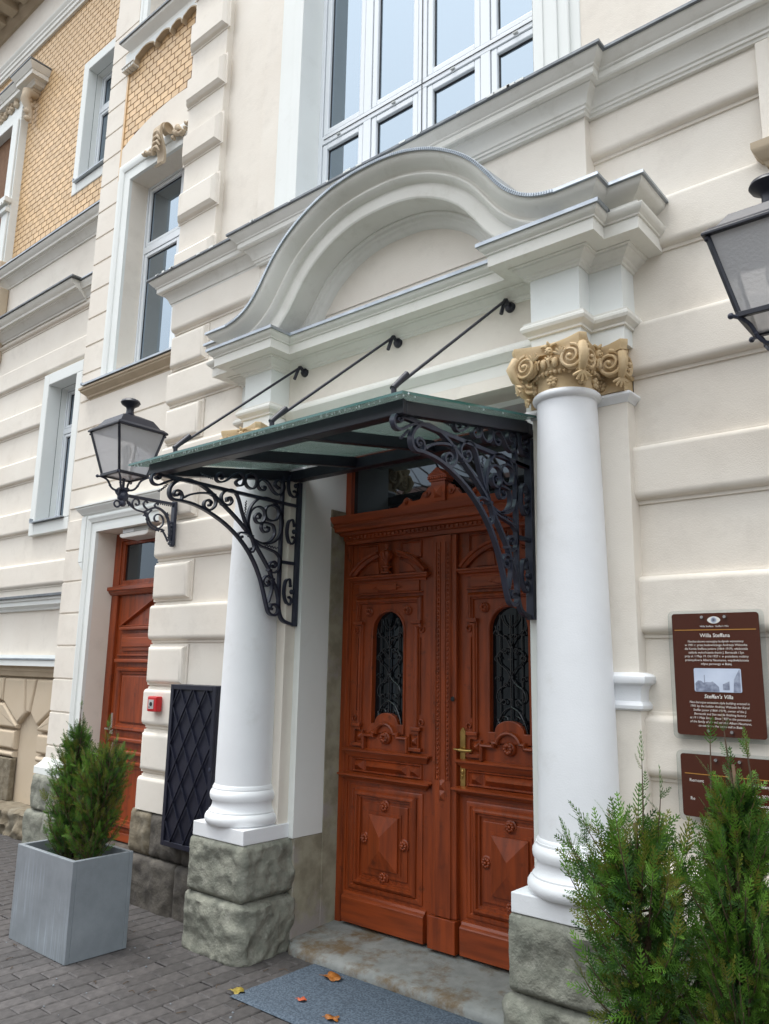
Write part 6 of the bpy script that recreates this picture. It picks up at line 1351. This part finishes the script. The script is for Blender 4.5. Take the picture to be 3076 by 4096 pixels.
# ================================================================ DOORMAT, LEAVES
b = MB(); nx, ny = 50, 26; rr = random.Random(6)
for j in range(ny+1):
    for i in range(nx+1): 
        x, y = -3.285+1.2*i/nx, 2.772+.588*j/ny; e = (i in (0,nx)) or (j in (0,ny)); b.v.append((x+(rr.uniform(-.002,.002) if e else 0), y, .004 if e else .013+.0015*noise.noise(Vector((x*9,y*9,0)))+.004*max(0, noise.noise(Vector((x*3,y*3,5))))))
for j in range(ny):
    for i in range(nx): q = j*(nx+1)+i; b.f.append((q,q+1,q+nx+2,q+nx+1)); b.m.append(0)
dm = b.build('doormat', M['mat'], None, smooth=True); tag(dm, 'blue-grey speckled doormat on the pavers in front of the stone step', 'doormat')
def fallen(name, x, y, z, s, mt, label, seed, lobes=5):
    rr = random.Random(seed); b = MB(); n = 30; c = (x, y, z+.012); ring = []
    a0 = rr.uniform(0, 6)
    for ri, f in enumerate((.45, 1)):
        for i in range(n):
            a = 2*pi*i/n; r = s*f*(.62+.38*abs(cos(lobes*a/2+a0))**.6 if f == 1 else .8); b.v.append((x+r*cos(a), y+r*.72*sin(a), z+.006+.014*f*(.5+.5*sin(3*a+seed))*min(1, s/.05)))
    b.v.append((x, y, z+.010)); m_ = len(b.v)-1
    for i in range(n): b.f.append((m_, i, (i+1) % n)); b.m.append(0); b.f.append((i, n+i, n+(i+1) % n, (i+1) % n)); b.m.append(0)
    b.tube([(x-s*.6, y-s*.1, z+.010), (x-s*1.3, y-s*.3, z+.006)], .0012, 5)
    o = b.build(name, M[mt], None, smooth=True); tag(o, label, 'leaf', 'fallen leaves by the door'); md_ = o.modifiers.new('solid', 'SOLIDIFY'); md_.thickness = .001
fallen('fallen_leaf', -3.045, 3.255, .012, .062, 'leafb', 'large curled orange-brown leaf on the doormat near the step', 1, 7)
fallen('fallen_leaf', -3.282, 2.822, .004, .045, 'leafy', 'yellow-green leaf at the left corner of the doormat', 2, 5)
fallen('fallen_leaf', -2.965, 2.955, .013, .028, 'leafr', 'small red leaf in the middle of the doormat', 3, 5)
fallen('fallen_leaf', -3.262, 3.378, .004, .026, 'leafy', 'tiny yellow leaf against the foot of the stone step', 4, 3)
fallen('fallen_leaf', -2.715, 2.905, .012, .040, 'leafb', 'brown leaf on the doormat at the bottom edge of the photo', 5, 5)
b = MB(); rr = random.Random(12)
for i in range(46): 
    x, y = rr.uniform(-5.3,-3.0), rr.uniform(2.05,3.25); s = rr.uniform(.002,.006); b.box(x-s, x+s, y-s*.7, y+s*.7, 0, s)
o = b.build('grit', M['concrete'], pav); o['kind'] = 'stuff'
b = MB()
for i in range(30):
    x, y = rr.uniform(-5.2,-3.1), rr.uniform(2.1,3.3); a = rr.uniform(0,6); s = rr.uniform(.012,.03); b.tube([(x,y,.003),(x+s*cos(a),y+s*sin(a),.008),(x+2*s*cos(a+.4),y+2*s*sin(a+.4),.002)], .0018, 5)
o = b.build('plant_litter', M['bark'], pav); o['kind'] = 'stuff'

# ================================================================ PLANTERS AND THUJAS
def planter(x0, y0, label):
    w_, d_, h_ = .645, .375, .522; t_ = .026
    p = thing('planter', (x0, y0, 0), label, 'planter', 'square concrete planters either side of the door')
    b = MB(); x1, y1 = x0+w_, y0+d_
    b.box(x0, x1, y0, y0+t_, .0, h_); b.box(x0, x1, y1-t_, y1, 0, h_); b.box(x0, x0+t_, y0+t_, y1-t_, 0, h_-.0005); b.box(x1-t_, x1, y0+t_, y1-t_, 0, h_-.0005); b.build('planter_box', M['planterc'], p, bevel=.003)
    b = MB(); nx = 16
    for j in range(nx+1):
        for i in range(nx+1): X, Y = x0+t_+(w_-2*t_)*i/nx, y0+t_+(d_-2*t_)*j/nx; b.v.append((X, Y, .415+.03*noise.noise(Vector((X*8,Y*8,1)))))
    for j in range(nx):
        for i in range(nx): q = j*(nx+1)+i; b.f.append((q,q+1,q+nx+2,q+nx+1)); b.m.append(0)
    b.build('soil', M['soil'], p, smooth=True)
    return p
# concrete with pale lime streaks running down the street face
m_, n_, p_ = newmat('streaked_fibre_cement'); Lk = n_.links
tc = nd(n_, 'ShaderNodeTexCoord'); mp = nd(n_, 'ShaderNodeMapping'); mp.inputs['Scale'].default_value = (34, 34, 1.6); Lk.new(tc.outputs['Object'], mp.inputs[0])
ns = nd(n_, 'ShaderNodeTexNoise'); ns.inputs['Scale'].default_value = 1.6; ns.inputs['Detail'].default_value = 5; Lk.new(mp.outputs[0], ns.inputs[0])
r1 = nd(n_, 'ShaderNodeMapRange'); r1.inputs[1].default_value = .47; r1.inputs[2].default_value = .80; Lk.new(ns.outputs[0], r1.inputs[0])
nb = nd(n_, 'ShaderNodeTexNoise'); nb.inputs['Scale'].default_value = 4; nb.inputs['Detail'].default_value = 7; nb.inputs['Roughness'].default_value = .65; Lk.new(tc.outputs['Object'], nb.inputs[0])
r2 = nd(n_, 'ShaderNodeMapRange'); r2.inputs[1].default_value = .3; r2.inputs[2].default_value = .72; Lk.new(nb.outputs[0], r2.inputs[0])
mx = nd(n_, 'ShaderNodeMix', data_type='RGBA'); mx.inputs[6].default_value = (.165,.185,.20,1); mx.inputs[7].default_value = (.245,.27,.29,1); Lk.new(r2.outputs[0], mx.inputs[0])
ge = nd(n_, 'ShaderNodeNewGeometry'); sp_ = nd(n_, 'ShaderNodeSeparateXYZ'); Lk.new(ge.outputs['Normal'], sp_.inputs[0])
ml = nd(n_, 'ShaderNodeMath', operation='LESS_THAN'); ml.inputs[1].default_value = -.5; Lk.new(sp_.outputs['Y'], ml.inputs[0])
mm = nd(n_, 'ShaderNodeMath', operation='MULTIPLY'); nz = nd(n_, 'ShaderNodeTexNoise'); nz.inputs['Scale'].default_value = 3.2; Lk.new(tc.outputs['Object'], nz.inputs[0]); r3 = nd(n_, 'ShaderNodeMapRange'); r3.inputs[1].default_value = .42; r3.inputs[2].default_value = .62; Lk.new(nz.outputs[0], r3.inputs[0]); m0 = nd(n_, 'ShaderNodeMath', operation='MULTIPLY'); Lk.new(ml.outputs[0], m0.inputs[0]); Lk.new(r3.outputs[0], m0.inputs[1]); Lk.new(m0.outputs[0], mm.inputs[0]); Lk.new(r1.outputs[0], mm.inputs[1])
mx2 = nd(n_, 'ShaderNodeMix', data_type='RGBA'); Lk.new(mm.outputs[0], mx2.inputs[0]); Lk.new(mx.outputs[2], mx2.inputs[6]); mx2.inputs[7].default_value = (.34,.39,.44,1)
Lk.new(mx2.outputs[2], p_.inputs['Base Color']); p_.inputs['Roughness'].default_value = .55
nf = nd(n_, 'ShaderNodeTexNoise'); nf.inputs['Scale'].default_value = 130; Lk.new(tc.outputs['Object'], nf.inputs[0]); bp = nd(n_, 'ShaderNodeBump'); bp.inputs['Strength'].default_value = .35; bp.inputs['Distance'].default_value = .0015; Lk.new(nf.outputs[0], bp.inputs['Height']); Lk.new(bp.outputs[0], p_.inputs['Normal'])
M['planterc'] = m_
planter(-4.89, 2.432, 'grey planter with pale streaks holding the left thuja, in front of the side door')
planter(-1.213, 2.452, 'grey planter holding the right thujas, only its rim showing at bottom right')

def frond(rn, L=.10, mesh=None):
    """flat spray of scale leaves in the x-y plane, growing along +y; returns verts, quads"""
    V = []; F = []
    def seg(p, d, l, w):
        n = Vector((-d.y, d.x, 0)); q = p+d*l; m = p+d*l*.55; b = len(V)
        V.extend([p-n*w*.5, p+n*w*.5, m-n*w, m+n*w, q]); F.append((b, b+1, b+3, b+2)); F.append((b+2, b+3, b+4))
        return q
    ax = Vector((0, 1, 0)); p = Vector((0, 0, 0)); n = 7; bend = rn.uniform(-.10, .10)
    for i in range(n):
        d = ax.copy(); d.rotate(Matrix.Rotation(bend*i*.35, 3, 'Z')); q = seg(p, d, L/n*1.15, .0021)
        for s in (-1, 1):
            t = 1-i/n; l2 = L*.42*(t**.7)*rn.uniform(.7, 1.1)
            if l2 < .012: l2 = .012
            d2 = d.copy(); d2.rotate(Matrix.Rotation(s*rn.uniform(.65, .9), 3, 'Z')); pp = p.copy(); k = max(2, int(l2/.011))
            for j in range(k):
                pp2 = seg(pp, d2, l2/k*1.25, .0024)
                if j < k-1:
                    d3 = d2.copy(); d3.rotate(Matrix.Rotation((s if j % 2 else -s)*.75, 3, 'Z')); seg(pp, d3, .011*rn.uniform(.7,1.2), .0021)
                pp = pp+d2*(l2/k); d2.rotate(Matrix.Rotation(-s*.09, 3, 'Z'))
        p = p+d*(L/n)
    return V, F
rnF = random.Random(21); FR = [frond(rnF) for _ in range(7)]
def thuja(name, base, shape, nb, label, seed, lean=(0,0), group=None, fs=1.0, tips=.10, leaders=(), gap=0.0, fan=1.3, e0=(.15,.7), mats=('thuja','thujad','thujay')):
    """branches leave the stem, curve upwards and carry flat sprays; shape(t, a) is the crown radius at height t, angle a"""
    rn = random.Random(seed); T = thing(name, base, label, 'shrub', group); B = Vector(base)
    H_ = shape(None, None); stem = MB(); cr = {0: MB(), 1: MB(), 2: MB()}
    def axis(t): return B + Vector((lean[0]*t, lean[1]*t, H_*t))
    stem.tube([axis(t/8) + Vector((.01*sin(t*2), .01*cos(t*3), 0))*(t > 0) for t in range(9)], [.016*(1-t/9)+.003 for t in range(9)], 7)
    def put(o, d, s, mi, nrm=None):
        side = d.cross(nrm if nrm is not None else Vector((rn.uniform(-1,1), rn.uniform(-1,1), rn.uniform(-.4,.4))))
        if side.length < 1e-3: return
        side.normalize(); nn = d.cross(side); V, F = FR[rn.randrange(7)]; droop = rn.uniform(-.5, 2.5); M3 = cr[mi]; b0 = len(M3.v)
        for v in V: q = o + side*(v.x*s) + d*(v.y*s) + nn*(v.y*v.y*droop*s - v.x*v.x*3*s); M3.v.append((q.x, q.y, q.z))
        for f in F: M3.f.append(tuple(b0+k for k in f)); M3.m.append(0)
    def branch(p0, a, L, e0, e1, dens=1.0, first=.22, tone=0):
        p = p0.copy(); n = max(5, int(L/.022)); pts = [p.copy()]; dirs = []
        for i in range(n):
            u = i/n; el = e0+(e1-e0)*u**.8; a += rn.uniform(-.09,.09); d = Vector((cos(a)*cos(el), sin(a)*cos(el), sin(el))); p = p + d*(L/n); pts.append(p.copy()); dirs.append(d)
        stem.tube(pts, [.0032*(1-i/len(pts))+.0009 for i in range(len(pts))], 4)
        pl = Vector((-sin(a), cos(a), rn.uniform(-.35,.35)))           # sprays stand in near-vertical planes
        for i in range(n):
            if i/n < first: continue
            for s_ in (-1, 1):
                if rn.random() > .62*dens: continue
                d = dirs[i]; ax_ = d.cross(Vector((pl.x, pl.y, 0)) if rn.random() < .5 else Vector((rn.uniform(-1,1), rn.uniform(-1,1), 0)))
                if ax_.length < .01: continue
                sd = (d + ax_.normalized()*s_*rn.uniform(.5,1.0)).normalized(); u = i/n
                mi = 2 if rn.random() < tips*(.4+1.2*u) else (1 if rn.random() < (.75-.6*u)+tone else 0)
                put(pts[i], sd, fs*rn.uniform(.45,.95)*(1-.35*u), mi)
        put(pts[-2], dirs[-1], fs*rn.uniform(.6,.9), 2 if rn.random() < tips*2 else 0)
    for i in range(nb):
        t = .02+.86*((i+rn.random())/nb); a = 2.39996*i+rn.uniform(-.35,.35)
        if gap and rn.random() < gap: continue
        R = shape(min(1, t+.10), a)*rn.uniform(.75, 1.18); L = R*fan+.03
        branch(axis(t), a, L, rn.uniform(*e0), rn.uniform(1.05,1.4), first=.15)
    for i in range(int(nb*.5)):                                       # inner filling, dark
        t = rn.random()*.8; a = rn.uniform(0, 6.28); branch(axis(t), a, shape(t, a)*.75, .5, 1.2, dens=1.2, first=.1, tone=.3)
    for (t, dx, dy, L, ds) in leaders: branch(axis(t)+Vector((dx, dy, 0)), rn.uniform(0, 6.28), L, 1.35, 1.5, dens=ds, first=.12, tone=-.2)
    stem.build('stem', M['bark'], T, smooth=True)
    whole = MB()
    for k in range(3):
        b0 = len(whole.v); whole.v += cr[k].v; whole.f += [tuple(b0+q for q in f) for f in cr[k].f]; whole.m += [k]*len(cr[k].f)
    me = bpy.data.meshes.new('foliage'); org = origin(T); me.from_pydata([(p[0]-org.x, p[1]-org.y, p[2]-org.z) for p in whole.v], [], whole.f)
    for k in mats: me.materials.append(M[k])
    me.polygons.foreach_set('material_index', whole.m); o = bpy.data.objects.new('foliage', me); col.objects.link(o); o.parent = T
    return T
def shp(H, R, top=.12, skew=0, low=.75, pk=.35):
    def f(t, a):
        if t is None: return H
        if t < pk: r = low+(1-low)*(t/pk)
        else: u = (t-pk)/(1-pk); r = (1-u)**.75*(1-top)+top*(1-u**6)
        return R*r*(1+.13*sin(3*a+skew+t*7)+.10*sin(5*a+t*13))
    return f
thuja('thuja', (-4.60, 2.60, .42), shp(.84, .18, top=.03, skew=1, low=.98, pk=.45), 190, 'tall dark green thuja with a thin bare-tipped top, in the left planter', 31, lean=(-.01, 0), fs=.85, tips=.05, fan=1.15, e0=(.4,.9), leaders=((.84,0,0,.24,.9),(.76,.02,0,.20,.8),(.78,-.03,.01,.17,.8)))
thuja('thuja', (-4.42, 2.62, .42), shp(.72, .200, top=.10, skew=2, low=.55, pk=.66), 170, 'lower yellowish thuja leaning to the right behind the dark one, in the left planter', 32, lean=(.13, .02), fs=.85, tips=.22, fan=1.15, e0=(.3,.8), leaders=((.90,-.05,0,.18,.8),(.85,.03,0,.16,.8)))
thuja('thuja', (-1.08, 2.60, .40), shp(.72, .235, top=.05, skew=0, low=.50, pk=.66), 82, 'open ragged thuja with a thin forked tip, in front of the right column', 33, lean=(-.02, -.02), fs=1.3, tips=.14, gap=.08, fan=1.3, e0=(.15,.7), leaders=((.84,.02,0,.34,.35),(.82,.05,0,.24,.35),(.80,-.02,0,.19,.5)))
thuja('thuja', (-.80, 2.60, .40), shp(.93, .188, top=.20, skew=3, low=1.25, pk=.30), 270, 'dense green thuja covering the lower brown plaque, at the right edge', 34, lean=(.02, -.02), fs=.95, tips=.12, fan=1.15, e0=(.4,.9), leaders=((.90,.0,0,.24,.8),(.86,-.07,0,.21,.7),(.88,.06,0,.19,.7)))

# ================================================================ ACROSS THE STREET (seen only mirrored in the panes)
op = thing('street_house', (-6, -16, 0), 'pale house with grid windows, seen mirrored in the transom pane over the double door', 'building')
b = MB(); flat = []
for (x0, x1, h) in ((-34, -14, 7.5), (-13.9, 6, 9.0), (6.1, 22, 6.5)): b.box(x0, x1, -24, -16, -.1, h)
b.build('house_wall', M['plaster_far'], op)
b = MB()
for (x0, x1, h) in ((-34.3, -13.9, 7.5), (-13.8, 6.1, 9.0), (6.2, 22.3, 6.5)): b.add([(x0,-24.3,h),(x1,-24.3,h),(x1,-15.6,h),(x0,-15.6,h),(x0+1,-20,h+2.2),(x1-1,-20,h+2.2)], [(3,2,5,4),(0,4,5,1),(0,3,4),(2,1,5)])
b.build('house_roof', M['rooftile'], op)
first = None
for x in range(-32, 21, 3):
    for z in (1.2, 4.3):
        if abs(x+14) < 1.2 or abs(x-6) < 1.2: continue
        b = MB()
        if first is None:
            b.box(x-.6, x+.6, -16.02, -15.95, z, z+1.9); first = b.build('house_window', M['trim'], op)
            b = MB(); b.box(x-.5, x-.05, -15.96, -15.93, z+.1, z+1.8); b.box(x+.05, x+.5, -15.96, -15.93, z+.1, z+1.8); b.build('house_pane', M['pane2'], first); fx, fz = x, z
        else: copypart(first, dx=x-fx, dz=z-fz)
def baretree(x, y, h, seed, label):
    T = thing('bare_tree', (x, y, 0), label, 'tree', 'bare street trees'); rn = random.Random(seed); b = MB()
    def br(p, d, l, r, lev):
        q = p + d*l; m = (p+q)/2 + Vector((rn.uniform(-1,1), rn.uniform(-1,1), 0))*l*.06; b.tube([p, m, q], [r, r*.8, r*.6], 5 if lev else 8)
        if lev >= 5: return
        for i in range(3 if lev < 3 else 2):
            e = d.copy(); e.rotate(Matrix.Rotation(rn.uniform(.35,.8), 3, Vector((rn.uniform(-1,1), rn.uniform(-1,1), rn.uniform(-.3,.3))).normalized())); e.z += .12; e.normalize(); br(q if i else m, e, l*rn.uniform(.6,.8), r*.58, lev+1)
    br(Vector((x,y,-.1)), Vector((0,0,1)), h*.33, .16, 0); b.build('branches', M['bark'], T, smooth=True); return T
baretree(-7.2, -6.5, 9, 3, 'bare tree mirrored in the small pane above the side door'); 

# every look-alike keeps its own label; share the group name
for o in bpy.data.objects:
    if o.name.startswith('wall_plaque'): o['group'] = 'brown plaques on the right wall'
    if o.name.startswith('thuja'): o['group'] = 'potted thujas'
